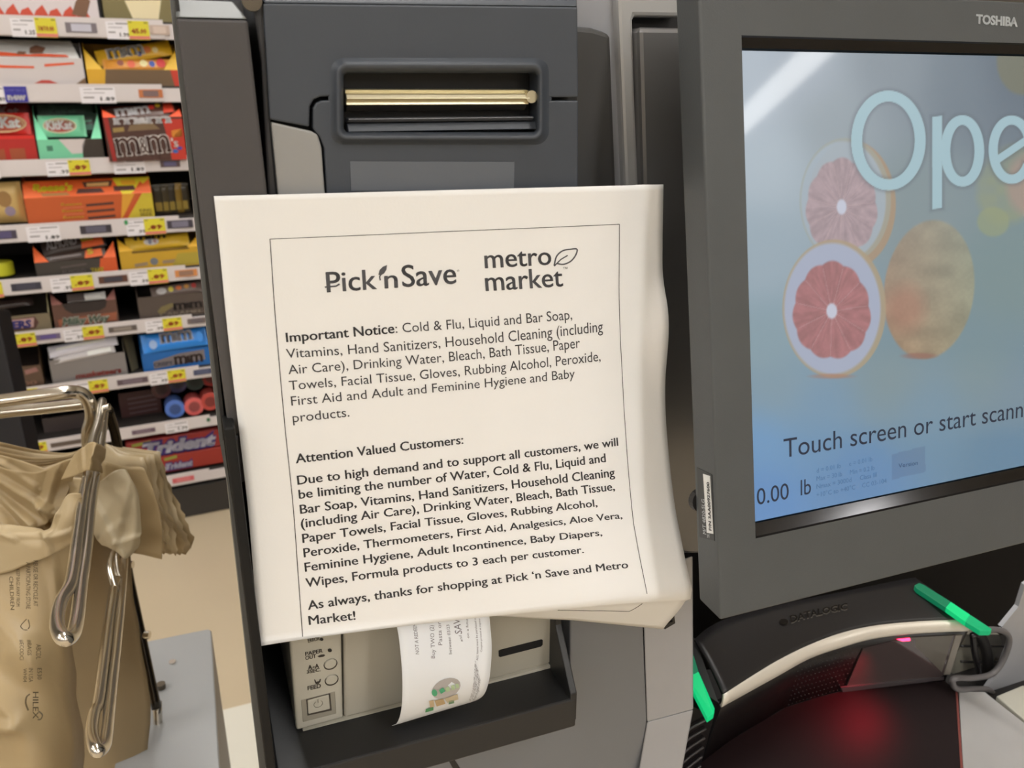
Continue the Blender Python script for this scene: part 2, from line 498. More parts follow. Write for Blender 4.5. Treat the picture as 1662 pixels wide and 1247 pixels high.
# ---- products ----
class Box:
    """open shelf-display carton standing on shelf row k between photo columns x0 and x1"""
    def __init__(s, k, x0, x1, hf, hs, depth, cf, cs, label, nf=-.012, yaw=0, name='candy_carton', cin=None, flaps=None, lift=0., tilt=0):
        z = rowsz[k][0] - .004 + lift if k >= 0 else lift
        a, b = u_at(x0, z + .02, nf), u_at(x1, z + .02, nf)
        s.w = w = b - a
        X, Y, Z = RK.X, RK.Y, RK.Z
        if tilt:
            t = math.radians(tilt); Y, Z = Y * math.cos(t) + Z * math.sin(t), Z * math.cos(t) - Y * math.sin(t)
        s.f = f = Fr(RK.p(a, z, nf), X, Y, Z); s.hf, s.hs, s.d = hf, hs, depth
        s.t = t = thing(name, f.p(w / 2, 0, -depth / 2), label, 'candy box')
        mf, ms = cm(cf), cm(cs); mi = cm(cin or tuple(int(c * .8) for c in cs)); e = .0015
        fbox('front_panel', f, 0, w, 0, hf, -e, 0, mf, t)
        fbox('bottom_panel', f, e, w - e, 0, e, -depth + e, -e, mi, t)
        fbox('back_panel', f, 0, w, 0, hs, -depth, -depth + e, mi, t)
        for x in (0, w - e):
            prism('side_panel', [f.p(x, 0, -e), f.p(x, hf, -e), f.p(x, hs, -depth * .45), f.p(x, hs, -depth + e), f.p(x, 0, -depth + e)], f.X * e, ms, t)
        if flaps:
            m_ = cm(flaps)
            for x, d in ((0, 1), (w, -1)):
                prism('corner_flap', [f.p(x, hf, -.0005), f.p(x + d * w * .17, hf, -.0005), f.p(x + d * .001, hf + (hs - hf) * .75, -depth * .18)], -f.Z * .0008, m_, t)

    def patch(s, pts, c, z=.0004, name='print'):
        return print_on(name, [flat(s.f, [(x * s.w, y * s.hf) for x, y in pts], z)], cm(c), s.t)

    def text(s, st, x, y, w, h, c, z=.0008, ang=0, **k):
        return print_on('lettering', [text_fr(s.f, st, x * s.w, y * s.hf, w * s.w, h * s.hf, z, ang, res=2, **k)], cm(c), s.t)

    def outline_text(s, st, x, y, w, h, c, c2, ang=0, bold=.02, ob=.07):
        s.text(st, x - .01, y - .01, w + .02, h * 1.02, c2, .0006, ang, bold=ob); s.text(st, x, y, w, h, c, .0010, ang, bold=bold)


def bar(fr, x, y, z, L, Wd, Th, c, label, yaw=0, pitch=0, roll=0, ends=None, dec=(), cat='candy bar', group=None, name='candy_bar'):
    """pillow-shaped wrapped bar lying at (x,y,z) of a frame"""
    cy, sy = math.cos(yaw), math.sin(yaw); cp, sp = math.cos(pitch), math.sin(pitch)
    X = fr.X * cy + fr.Y * sy; Y0 = -fr.X * sy + fr.Y * cy
    Y = Y0 * cp - fr.Z * sp; Z = fr.Z * cp + Y0 * sp
    g = Fr(fr.p(x, y, z), X, Y, Z)
    nx, ny = 18, 6; vs, fs = [], []
    for side in (1, -1):
        for i in range(nx + 1):
            for j in range(ny + 1):
                u = i / nx * 2 - 1; v = j / ny * 2 - 1
                e = 1 if abs(u) < .86 else 0
                hgt = (max(0, 1 - abs(u / .86) ** 6) ** .5) * max(0, 1 - v ** 4) ** .5 if e else 0
                zig = (.012 if j % 2 else 0) * (1 if abs(u) > .98 else 0)
                vs.append(g.p(u * L / 2 * (1 - zig), v * Wd / 2 * (1 if e else 1.0), side * Th / 2 * hgt + (0 if hgt else side * .0003)))
    n1 = (nx + 1) * (ny + 1)
    for s_ in (0, 1):
        for i in range(nx):
            for j in range(ny):
                q = [s_ * n1 + i * (ny + 1) + j, s_ * n1 + (i + 1) * (ny + 1) + j, s_ * n1 + (i + 1) * (ny + 1) + j + 1, s_ * n1 + i * (ny + 1) + j + 1]
                fs.append(q if s_ == 0 else q[::-1])
    t = thing(name, g.p(0, -Wd / 2, 0), label, cat, group)
    mk('wrapper', vs, fs, mat('wrapper_%d_%d_%d' % tuple(c), c, .32, bump=(260, .25, .0006)), t, smooth=True)
    for d in dec:
        if d[0] == 't':
            _, st, tx, ty, tw, th, tc, bd = d
            print_on('lettering', [text_fr(g, st, tx * L, ty * Wd, tw * L, th * Wd, Th / 2 + .0006, bold=bd, res=2)], cm(tc), t)
        else:
            _, pts, tc = d
            print_on('print', [flat(g, [(a * L, b * Wd) for a, b in pts], Th / 2 + .0003)], cm(tc), t)
    return t


R_, O_, Y_ = (196, 52, 36), (226, 98, 34), (222, 170, 34)
# row 0 (top)
b = Box(0, -75, 160, .20, .20, .15, (214, 198, 190), (206, 190, 182), 'white carton with red wavy band, top left of the candy rack')
for i in range(9): b.patch([(.02 + i * .1, .0), (.14 + i * .1, .0), (.10 + i * .1, .11 + .03 * (i % 2)), (.05 + i * .1, .08)], (204, 76, 52))
b.text('bueno', .30, .27, .24, .14, (120, 76, 66), shear=.3, bold=.03)
b.patch([(.80, .05), (.90, .02), (.95, .2), (.90, .30), (.84, .18)], (120, 84, 60), .0007); b.patch([(.88, .28), (.97, .36), (.94, .46), (.86, .36)], (180, 140, 100), .0007)
b = Box(0, 168, 300, .20, .20, .15, (122, 108, 66), (110, 98, 60), 'olive brown carton with a cream window, top shelf beside the white one')
b.patch([(.27, .22), (.72, .24), (.66, .03), (.34, .03)], (226, 206, 160)); b.patch([(.2, .3), (.44, .3), (.42, .5), (.22, .5)], (98, 86, 54)); b.patch([(.56, .3), (.8, .3), (.8, .5), (.58, .5)], (98, 86, 54))
# row 1
b = Box(1, -80, 138, .060, .098, .13, (206, 192, 182), (210, 196, 188), 'white carton with orange red stripes, second shelf at the left edge', cin=(236, 228, 222))
b.patch([(-.0, .72), (.38, .62), (.62, .62), (.62, .70), (.4, .72), (0, .86)], (222, 92, 54)); b.patch([(.7, .68), (.93, .78), (.93, .86), (.7, .78)], (222, 92, 54))
b.patch([(.60, .08), (.66, .2), (.72, .2), (.78, .08)], (196, 70, 56)); b.patch([(.84, 0), (.92, .06), (1, .3), (1, 0)], (124, 92, 62))
prism('lid_flap', [b.f.p(0, b.hf, -.002), b.f.p(b.w * .98, b.hf, -.002), b.f.p(b.w * .93, .0995, -.05), b.f.p(.0, .0995, -.05)], -b.f.Z * .0012, cm((244, 238, 232)), b.t, label='white printed lid')
lf_ = Fr(b.f.p(0, b.hf, -.0012), b.f.X, (b.f.Y * .037 - b.f.Z * .048) / .0606, (b.f.Z * .037 + b.f.Y * .048) / .0606)
print_on('lid_print', [flat(lf_, [(0, .003), (b.w * .9, .002), (b.w * .88, .010), (b.w * .7, .013), (b.w * .6, .009), (b.w * .4, .017), (0, .020)], .002)], cm((230, 96, 58)), b.t)
print_on('lid_print', [flat(lf_, [(b.w * .60, .012), (b.w * .70, .016), (b.w * .73, .034), (b.w * .66, .044), (b.w * .61, .034)], .0026), flat(lf_, [(b.w * .5, .008), (b.w * .56, .007), (b.w * .58, .018), (b.w * .52, .020)], .0026)], cm((142, 98, 74)), b.t)
b = Box(1, 142, 292, .037, .098, .14, (110, 84, 56), (218, 168, 40), 'yellow carton with brown front panel holding peanut candy packs', flaps=(228, 176, 40))
b.patch([(0, 0), (.17, 0), (.20, 1), (0, 1)], (216, 160, 38)); b.patch([(.93, 0), (1, 0), (1, 1), (.90, 1)], (196, 60, 40))
MM = (56, 40, 34)
bar(b.f, b.w * .54, .075, -.035, b.w * .84, .040, .014, (226, 172, 38), 'yellow candy pack leaning highest in the yellow carton', yaw=.17, pitch=.5,
    dec=[('t', 'm&m', -.36, -.24, .5, .62, (240, 232, 220), .16), ('t', 'm&m', -.345, -.2, .47, .56, MM, .08), ('p', ellipse(.18, 0, .05, .24, 10), (214, 120, 60)), ('p', ellipse(.06, -.2, .035, .16, 10), (60, 84, 150)), ('p', ellipse(.28, -.1, .04, .2, 10), (236, 210, 150))])
bar(b.f, b.w * .56, .047, -.014, b.w * .76, .030, .012, (214, 140, 48), 'yellow candy pack with red and blue dots lying lower in the yellow carton', yaw=.02, pitch=.5,
    dec=[('p', ellipse(-.1, 0, .06, .34, 10), (222, 96, 60)), ('p', ellipse(-.25, .1, .05, .25, 10), (150, 80, 60)), ('p', ellipse(.08, .05, .06, .3, 10), (232, 214, 150)), ('p', ellipse(.2, .0, .045, .28, 10), (60, 84, 160)), ('p', ellipse(.33, .05, .07, .4, 10), (204, 40, 36))])
# row 2
b = Box(2, -80, 60, .058, .122, .14, (176, 34, 26), (150, 26, 20), 'red carton of wafer bars at the left end of the third shelf', cin=(90, 16, 14))
bar(b.f, b.w * .55, .108, -.05, b.w * .86, .045, .012, (110, 24, 22), 'red wafer bar standing behind the front one, shade put in its colours', pitch=.25, dec=[('t', 'KitKat', -.14, -.18, .5, .44, (150, 120, 116), .05)])  # same red bar with colours dimmed for the shade inside the carton
bar(b.f, b.w * .55, .083, -.014, b.w * .86, .05, .012, (206, 36, 28), 'red wafer bar with white oval lettering in the red carton', pitch=.25,
    dec=[('p', ellipse(.12, 0, .33, .42, 18), (214, 170, 120)), ('p', ellipse(.12, 0, .31, .36, 18), (190, 34, 26)), ('t', 'KitKat', -.14, -.18, .5, .44, (238, 228, 220), .05)])
b.patch([(.42, 0), (.62, 0), (.62, .5), (.42, .4)], (160, 74, 40)); b.patch([(.68, 0), (.86, 0), (.86, .5), (.68, .5)], (160, 74, 40)); b.patch([(0, .86), (1, .86), (1, 1), (0, 1)], (214, 40, 30))
b = Box(2, 63, 168, .047, .122, .14, (120, 196, 148), (112, 186, 142), 'mint green carton of wafer bars with a dark corner panel', flaps=(132, 224, 170), cin=(40, 76, 58))
b.patch([(.66, 0), (1, 0), (1, 1), (.74, 1), (.68, .7)], (56, 46, 36)); b.patch([(.33, 1), (.75, 1), (.66, .3), (.5, .28)], (206, 190, 178)); b.patch([(.13, .45), (.22, .45), (.22, .7), (.13, .7)], (70, 120, 92))
bar(b.f, b.w * .42, .076, -.016, b.w * .72, .05, .012, (118, 200, 150), 'mint green wafer bar with red oval logo standing in the mint carton', pitch=.25,
    dec=[('p', ellipse(-.05, 0, .36, .36, 18), (196, 190, 150)), ('p', ellipse(-.05, 0, .33, .30, 18), (176, 46, 40)), ('t', 'KitKat', -.34, -.16, .56, .38, (238, 228, 220), .05)])
bar(b.f, b.w * .5, .106, -.06, b.w * .86, .04, .012, (58, 74, 62), 'mint wafer bar at the back of the mint carton, shade put in its colours', pitch=.25, dec=[('t', 'KitKat', -.3, -.18, .5, .4, (70, 96, 80), .05)])  # wrapper and lettering darkened to stand for the carton's inner shade
bar(b.f, b.w * .72, .080, -.034, b.w * .55, .05, .012, (44, 58, 48), 'dark green wafer bar tucked behind the mint one', pitch=.25, dec=[('p', [(-.3, -.3), (.3, -.3), (.3, -.05), (-.3, -.05)], (74, 120, 100)), ('p', [(-.3, .0), (.3, .1), (.3, .16), (-.3, .1)], (88, 150, 118))])
b = Box(2, 176, 302, .102, .126, .14, (74, 44, 34), (176, 46, 30), 'dark brown chocolate candy carton jutting over the third price rail', nf=.012, lift=-.006, flaps=(236, 88, 50))
b.patch([(.80, 0), (1, 0), (1, .95), (.74, .95), (.78, .5)], (186, 50, 32)); b.patch([(.04, 0), (.09, 0), (.06, 1), (0, 1)], (150, 34, 26))
b.outline_text('m&m', .11, .12, .70, .40, (74, 44, 34), (226, 214, 200), .06, .0, .09); b.text("'s", .82, .3, .09, .2, (226, 214, 200), bold=.03)
b.patch([(.10, .66), (.24, .68), (.24, .78), (.10, .76)], (150, 122, 66)); b.patch([(.28, .68), (.70, .72), (.60, .88), (.32, .82)], (122, 96, 66)); b.text('m&m', .12, .84, .74, .14, (232, 222, 212), ang=.02, bold=.16)
b.patch([(.84, .52), (.98, .54), (.98, .72), (.84, .68)], (214, 130, 44)); b.patch(ellipse(.86, .2, .04, .05, 10), (52, 90, 150), .0007); b.patch(ellipse(.92, .27, .035, .04, 10), (70, 60, 140), .0007)
bar(b.f, b.w * .5, .112, -.03, b.w * .9, .05, .016, (86, 54, 42), 'brown candy pack with white block letters atop the brown carton', pitch=.9, yaw=.1,
    dec=[('t', 'm&m', -.38, -.3, .5, .5, (232, 224, 216), .12), ('p', ellipse(.15, .1, .05, .16, 10), (214, 60, 48)), ('p', ellipse(.25, .2, .04, .14, 10), (226, 190, 50)), ('p', [(.3, -.4), (.46, -.4), (.46, .4), (.34, .4)], (196, 60, 34))])
# row 3
t = bar(RK, u_at(8, .9), .905, -.03, .075, .095, .03, (196, 160, 96), 'tan printed candy bag at the left end of the fourth shelf', dec=[('p', ellipse(0, .1, .2, .2, 12), (150, 110, 60)), ('p', ellipse(.1, -.2, .15, .12, 12), (140, 120, 130))])
b = Box(3, 44, 250, .062, .106, .12, (190, 84, 34), (224, 96, 36), 'wide orange and yellow peanut butter cup carton', flaps=(238, 104, 44), cin=(150, 60, 28))
b.patch([(.72, 0), (.77, 0), (.92, 1), (.90, 1)], (190, 76, 32)); b.patch([(.77, 0), (1, 0), (1, 1), (.92, 1)], (196, 170, 44)); b.patch([(.72, 0.02), (.74, .1), (.86, 1), (.76, 1)], (214, 150, 44)); b.text('SIZE', .88, .1, .1, .12, (120, 100, 34), bold=.03); b.text('KING', .88, .26, .1, .12, (120, 100, 34), bold=.03)
for i in range(3):
    b.patch([(.46, .68 - i * .25), (.68, .72 - i * .25), (.68, .62 - i * .25), (.46, .58 - i * .25)], (84, 46, 34)); b.text('Reeses', .27, .66 - i * .25, .16, .10, (206, 160, 44), bold=.03)
    b.patch([(.28, .58 - i * .25), (.44, .59 - i * .25), (.44, .565 - i * .25), (.28, .555 - i * .25)], (212, 120, 80), .0006)
fl = Fr(b.f.p(0, b.hf, -.001), b.f.X, (b.f.Y * .04 - b.f.Z * .03) / .05, (b.f.Z * .04 + b.f.Y * .03) / .05)
prism('top_panel', [fl.p(.002, 0), fl.p(b.w - .002, 0), fl.p(b.w * .99, .046), fl.p(.004, .046)], -fl.Z * .001, cm((232, 98, 38)), b.t, label='orange printed upper panel')
def pf(pts, c, z=.0004): print_on('print', [flat(fl, [(x * b.w, y * .046) for x, y in pts], z)], cm(c), b.t)
pf([(.76, 0), (1, 0), (1, 1), (.70, 1)], (232, 206, 44)); pf([(.40, .15), (.62, .15), (.60, .42), (.42, .42)], (84, 46, 38), .0007); pf([(.47, .5), (.68, .5), (.70, .86), (.46, .82)], (92, 54, 40), .0007); pf([(.49, .54), (.66, .54), (.67, .76), (.49, .74)], (222, 170, 104), .001)
pf([(.70, .2), (.88, .2), (.86, .5), (.70, .5)], (84, 46, 38), .0008); pf([(.77, .55), (.88, .55), (.88, .85), (.76, .85)], (238, 170, 40), .001); pf([(.86, .15), (1, .1), (.92, .75)], (228, 96, 38), .0012)
print_on('lettering', [text_fr(fl, "Reese's", .07 * b.w, .36 * .046, .31 * b.w, .42 * .046, .0012, bold=.06, res=2, shear=.2)], cm((236, 214, 44)), b.t)
pf([(.14, .06), (.35, .06), (.33, .24), (.13, .24)], (176, 120, 60), .0008)
for i in range(5):
    bar(RK, u_at(258 + 11 * i, .9), .893, -.05 - .004 * i, .075, .026, .012, [(60, 52, 36), (74, 62, 40), (58, 50, 38), (140, 108, 40), (66, 56, 40)][i],
        ['dark candy packet upright nearest the orange carton', 'dark packet second from the orange carton', 'dark packet in the middle of the fourth shelf group', 'mustard packet among dark ones on the fourth shelf', 'dark packet nearest the grey column, fourth shelf'][i], yaw=math.pi / 2, group='upright candy packets at the end of the fourth shelf',
        dec=[('p', [(-.4, -.3), (-.1, -.3), (-.1, .3), (-.4, .3)], (150, 122, 44))])
# row 4
cyl('candy_tub', RK.p(u_at(-4, .76), .728, -.06), UP, .028, .034, mat('yellow_tub', (214, 206, 50), .35), seg=24, bevel=.004)
o = [q for q in COL.objects if q.name.startswith('candy_tub')][0]; tag(o, 'bright yellow round candy tub at the left end of the fifth shelf', 'tub')
b = Box(4, 58, 190, .036, .085, .13, (62, 54, 46), (72, 60, 48), 'dark carton with orange corners holding chocolate bars', flaps=(236, 100, 40), cin=(50, 40, 34))
b.patch([(.76, 0), (1, 0), (1, 1), (.80, 1)], (206, 84, 36)); b.text('ALMOND', .3, .1, .3, .22, (110, 96, 90), bold=.02); b.text('TAKE', .66, .04, .16, .3, (214, 190, 52), bold=.05); b.patch([(.3, .5), (.62, .62), (.62, .72), (.3, .6)], (92, 78, 72))
bar(b.f, b.w * .5, .071, -.03, b.w * .8, .040, .012, (58, 44, 38), 'dark bar with white letters on top in the orange cornered carton', yaw=.14, pitch=.5, dec=[('t', 'ALMOND', -.42, -.1, .48, .5, (176, 168, 164), .03), ('p', [(.1, -.45), (.46, -.45), (.46, .1), (.14, .1)], (226, 96, 40)), ('t', 'take', .12, .0, .2, .4, (224, 208, 60), .05)])
bar(b.f, b.w * .5, .044, -.012, b.w * .76, .026, .012, (66, 50, 42), 'dark bar with an orange end lying lower in the orange cornered carton', yaw=.08, pitch=.5, dec=[('p', [(.14, -.45), (.44, -.45), (.44, .3), (.18, .3)], (226, 100, 40)), ('t', '5', .2, -.1, .1, .5, (224, 208, 60), .05), ('p', [(-.4, -.1), (.1, -.1), (.1, .1), (-.4, .1)], (128, 116, 110))])
b = Box(4, 196, 328, .048, .084, .13, (196, 150, 38), (200, 150, 36), 'golden yellow carton, fifth shelf against the grey column', flaps=(238, 176, 44), cin=(140, 104, 30))
b.patch([(.62, .05), (1, .05), (1, .7), (.7, .7)], (172, 148, 52)); b.patch([(.16, .12), (.32, .18), (.32, .36), (.16, .3)], (150, 124, 92)); b.patch(ellipse(.40, .36, .05, .2, 12), (110, 110, 110)); b.patch([(.5, .2), (.68, .22), (.68, .4), (.5, .38)], (150, 124, 92)); b.patch([(.15, .98), (.85, .98), (.85, .9), (.15, .86)], (110, 82, 26))
bar(b.f, b.w * .48, .064, -.018, b.w * .78, .036, .012, (222, 176, 46), 'yellow pack with white and blue dots in the golden carton', yaw=.03, pitch=.5, dec=[('p', ellipse(-.1, 0, .12, .26, 12), (214, 206, 200)), ('p', ellipse(-.12, 0, .03, .2, 8), (60, 90, 160)), ('p', ellipse(-.04, .05, .03, .16, 8), (226, 60, 44)), ('t', 'm&m', -.36, .18, .5, .3, (60, 50, 44), .08)])
# row 5
b = Box(5, -40, 82, .042, .091, .13, (120, 104, 78), (206, 192, 140), 'beige carton with a brown and blue name bar, sixth shelf left', cin=(66, 54, 44))
b.patch([(0, .1), (.78, .14), (.84, .5), (.80, .86), (0, .8)], (86, 54, 44)); b.patch([(0, .2), (.76, .24), (.79, .8), (0, .74)], (178, 140, 130), .0007); b.text('SNICKERS', .02, .26, .72, .42, (62, 62, 130), .001, bold=.06, shear=.15)
bar(b.f, b.w * .45, .066, -.045, b.w * .7, .03, .014, (66, 50, 44), 'dark wrapped bar in the beige carton', yaw=.05, pitch=.8)
b = Box(5, 88, 192, .060, .091, .13, (96, 64, 50), (120, 76, 60), 'brown carton with cut-out window and green script name', cin=(60, 46, 38), flaps=(150, 96, 84))
b.patch([(.16, 1.0), (.86, 1.0), (.82, .72), (.72, .58), (.3, .56), (.2, .74)], (48, 38, 34)); b.patch([(.06, .05), (.96, .1), (.98, .46), (.06, .36)], (150, 84, 56)); b.text('Milky Way', .10, .10, .76, .30, (196, 190, 170), .001, bold=.10, shear=.3); b.text('Milky Way', .105, .115, .75, .27, (88, 104, 82), .0013, bold=.03, shear=.3)
bar(b.f, b.w * .55, .07, -.012, b.w * .6, .020, .012, (206, 200, 190), 'white ended bar behind the window of the brown carton', yaw=.02, pitch=.5, dec=[('p', [(-.5, -.5), (-.05, -.5), (-.05, .5), (-.5, .5)], (62, 48, 42))])
b = Box(5, 226, 345, .058, .091, .13, (86, 72, 62), (92, 76, 66), 'dark brown carton beside the grey column, sixth shelf', cin=(60, 48, 42))
b.patch([(.28, .12), (.48, .5), (.52, .55), (.44, .62), (.3, .5), (.24, .3)], (122, 106, 66)); b.text('m&m', .46, .3, .4, .28, (54, 44, 40), .0007, bold=.12); b.text('CARAMEL', .26, .06, .6, .14, (140, 124, 104), bold=.03)
bar(b.f, b.w * .55, .068, -.014, b.w * .72, .03, .012, (110, 92, 82), 'brown pack with coloured dots in the dark brown carton', yaw=.06, pitch=.5, dec=[('p', ellipse(-.3, 0, .1, .3, 10), (196, 188, 182)), ('p', ellipse(-.12, .05, .05, .24, 10), (214, 196, 70)), ('p', ellipse(.03, .08, .06, .2, 10), (214, 110, 50)), ('p', ellipse(.18, .1, .05, .2, 10), (200, 140, 60)), ('p', ellipse(.32, .1, .05, .24, 10), (176, 50, 44))])
# row 6
b = Box(6, 16, 70, .055, .09, .12, (92, 68, 50), (96, 74, 50), 'small brown carton with a blue stripe, seventh shelf left', cin=(60, 44, 36))
b.patch([(.3, .4), (.42, .4), (.42, 1), (.3, 1)], (48, 50, 96)); b.patch([(.5, .6), (.9, .7), (.85, .9), (.5, .82)], (150, 104, 92)); b.patch([(.0, .55), (.22, .6), (.22, .85), (.0, .85)], (140, 122, 60)); b.text('100', .2, .1, .6, .18, (150, 110, 86), bold=.04)
b = Box(6, 84, 206, .062, .100, .13, (132, 122, 114), (120, 110, 92), 'silver carton with red lettering holding white wrapped bars', cin=(92, 82, 76))
b.text('musketeers', .30, .10, .62, .22, (160, 70, 60), .0008, bold=.05, shear=.15, ang=.02)
prism('ear_panel', [RK.p(u_at(214, .46), .452, -.02), RK.p(u_at(226, .46), .452, -.05), RK.p(u_at(224, .46), .552, -.09), RK.p(u_at(208, .46), .552, -.05)], -RK.Z * .001, cm((110, 98, 70)), b.t)
bar(b.f, b.w * .47, .088, -.010, b.w * .92, .030, .016, (214, 206, 206), 'shiny silver white bar, upper of two in the silver carton', yaw=.10, pitch=.55, dec=[('p', [(-.40, -.02), (.30, -.02), (.36, .22), (-.36, .22)], (250, 248, 252))])
bar(b.f, b.w * .47, .066, -.004, b.w * .82, .018, .012, (196, 186, 178), 'silver white bar, lower of two in the silver carton', yaw=.09, pitch=.5, dec=[('p', [(.05, -.3), (.44, -.3), (.44, .35), (.05, .35)], (226, 220, 206))])
b = Box(6, 232, 350, .050, .098, .13, (30, 96, 158), (28, 104, 170), 'bright blue carton with brown candy letters, seventh shelf', cin=(20, 50, 84))
b.patch([(.14, .1), (.85, .3), (.85, .86), (.5, .8), (.14, .5)], (120, 108, 104)); b.text('m&m', .42, .2, .4, .44, (66, 50, 44), .0008, bold=.12); b.text('CRISPY', .14, .24, .26, .2, (60, 60, 74), .0009, bold=.03)
bar(b.f, b.w * .47, .076, -.008, b.w * .90, .050, .018, (44, 128, 204), 'blue candy pack with brown block letters and white outline', yaw=.03, pitch=.35, dec=[('t', 'm&m', -.22, -.1, .5, .5, (206, 200, 200), .18), ('t', 'm&m', -.20, -.07, .46, .44, (70, 54, 50), .09), ('p', ellipse(-.33, -.1, .06, .24, 12), (150, 170, 200)), ('p', ellipse(.38, 0, .05, .3, 12), (60, 140, 214))])
# row 7: dark boxes and gum cups
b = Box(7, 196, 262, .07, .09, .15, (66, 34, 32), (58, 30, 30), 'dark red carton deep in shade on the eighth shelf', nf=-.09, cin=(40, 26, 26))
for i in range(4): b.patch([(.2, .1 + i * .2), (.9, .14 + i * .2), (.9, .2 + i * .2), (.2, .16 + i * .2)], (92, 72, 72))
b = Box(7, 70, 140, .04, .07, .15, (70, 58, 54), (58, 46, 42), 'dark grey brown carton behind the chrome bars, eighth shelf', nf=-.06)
CUPS = [(284, .330, -.025, (78, 106, 166), 'light blue lidded gum cup at the front of the eighth shelf'), (315, .330, -.022, (190, 86, 80), 'coral pink lidded gum cup in front beside the blue one'), (341, .338, -.022, (168, 66, 56), 'red gum cup against the grey column, front row'),
        (262, .375, -.075, (74, 40, 38), 'dark red gum cup, left of the rear row'), (288, .385, -.075, (56, 50, 74), 'purple gum cup in the rear row'), (316, .385, -.075, (52, 64, 57), 'green gum cup in the rear row'), (342, .390, -.075, (140, 52, 46), 'bright red gum cup in the rear row near the column')]
for x, z, n, c, lb in CUPS:
    u = u_at(x, z, n); P = RK.p(u, z, n); t = thing('gum_cup', RK.p(u, z - .027, n), lb, 'cup')
    mcol = mat('cup_%d_%d_%d' % c, c, .3); ax = RK.Z * .8 + UP * .2
    cyl('cup_body', P - RK.Z * .05, RK.Z, .0245, .05, mcol, t, seg=28, bevel=.003)
    cyl('lid', P, RK.Z, .026, .006, mat('lid_%d_%d_%d' % c, tuple(min(255, int(v * 1.12)) for v in c), .25), t, seg=28, bevel=.002)
    print_on('lid_mark', [flat(Fr(P + RK.Z * .0063, RK.X, RK.Y, RK.Z), ellipse(0, 0, .015, .015, 18), 0)], cm(tuple(int(v * .75) for v in c)), t)
# row 8
for x0, x1, z0, h, c, lb, (tx, ty, tw, th) in [(262, 364, .150, .052, (150, 44, 32), 'red gum pack lying lowest on the bottom shelf', (.06, .16, .44, .36)), (206, 358, .203, .055, (140, 38, 34), 'red gum pack with large white lettering stacked on the lower one', (.16, .14, .80, .62))]:
    z = z0 + h / 2; a, c_ = u_at(x0, z), u_at(x1, z); w = c_ - a
    t = thing('gum_pack', RK.p((a + c_) / 2, z0, -.06), lb, 'gum pack')
    g = Fr(RK.p(a, z0, -.012), RK.X, RK.Y, RK.Z)
    fbox('pack_body', g, 0, w, 0, h - .001, -.09, 0, cm(c), t, bevel=.004)
    print_on('lettering', [text_fr(g, 'Trident', w * tx, h * ty, w * tw, h * th, .0006, bold=.14, res=2, shear=.25)], cm((66, 56, 130)), t)
    print_on('lettering', [text_fr(g, 'Trident', w * (tx + .005), h * (ty + .02), w * (tw - .01), h * (th - .04), .0012, bold=.06, res=2, shear=.25)], cm((198, 190, 196)), t)
    print_on('print', [flat(g, [(w * .06, h * .70), (w * .26, h * .76), (w * .26, h * .92), (w * .06, h * .86)], .0006)], cm((140, 140, 56)), t)
    print_on('print', [flat(g, [(w * .02, h * .1), (w * .12, h * .2), (w * .13, h * .5), (w * .02, h * .3)], .0006)], cm((170, 160, 168)), t)

# dark post at the far left in front of the rack
P0 = RK.p(u_at(-20, .6, .25), 0, .10); 
q = [atd(-60, 500, 1.75), atd(-6, 500, 1.75), atd(46, 740, 1.75), atd(-10, 740, 1.75)]
o = prism('display_post', q, F0 * .05, mat('post_black', (24, 20, 20), .6, spec=.3), bevel=.004); tag(o, 'dark post at the left edge in front of the candy rack', 'post')

# ------------------------------------------------------------------ checkout tower
tw = thing('self_checkout_tower', KP(700, 1180, -.05), 'charcoal self checkout printer tower with a slot and silver sides', 'checkout machine')
# left column
kslab('left_column', [(286, 29), (402, 32), (434, 313), (473, 715), (373, 715), (321, 318)], 0, -.10, grayw, tw, bevel=.0012)
cf = [KP(285.5, 28, 0), KP(402, 31, 0), KP(379, 3, -.012), KP(285, -1, -.012)]
prism('column_cap', cf, -K.Z * .08, lightg, tw, bevel=.0008, label='light grey cap on top of the left column')
kslab('column_rim', [(274, -20), (283, -20), (363, 715), (418, 1117), (436, 1300), (427, 1300), (370, 790), (356, 715)], -.006, -.10, mat('rim_grey', (92, 90, 84), .4), tw, label='thin grey rim strip')
kslab('column_gap', [(282, -20), (288, -20), (368, 715), (362, 715)], -.004, -.09, black, tw)
kslab('hinge_block', [(368, 706), (392, 706), (399, 786), (378, 786)], .002, -.06, mat('hinge_black', (44, 40, 38), .45), tw, bevel=.002)
kslab('rear_housing', [(290, -60), (560, -60), (560, 340), (330, 340)], -.055, -.12, mat('rear_grey', (84, 81, 78), .45), tw, label='dark grey rear housing')
kslab('tower_edge', [(404, -30), (428, -30), (440, 196), (452, 330), (436, 330), (424, 100)], -.006, -.10, mat('tower_edge_black', (50, 48, 47), .4), tw, bevel=.001)
cyl('screw', KP(408, 2, -.006), K.Z, .004, .003, steel, tw)
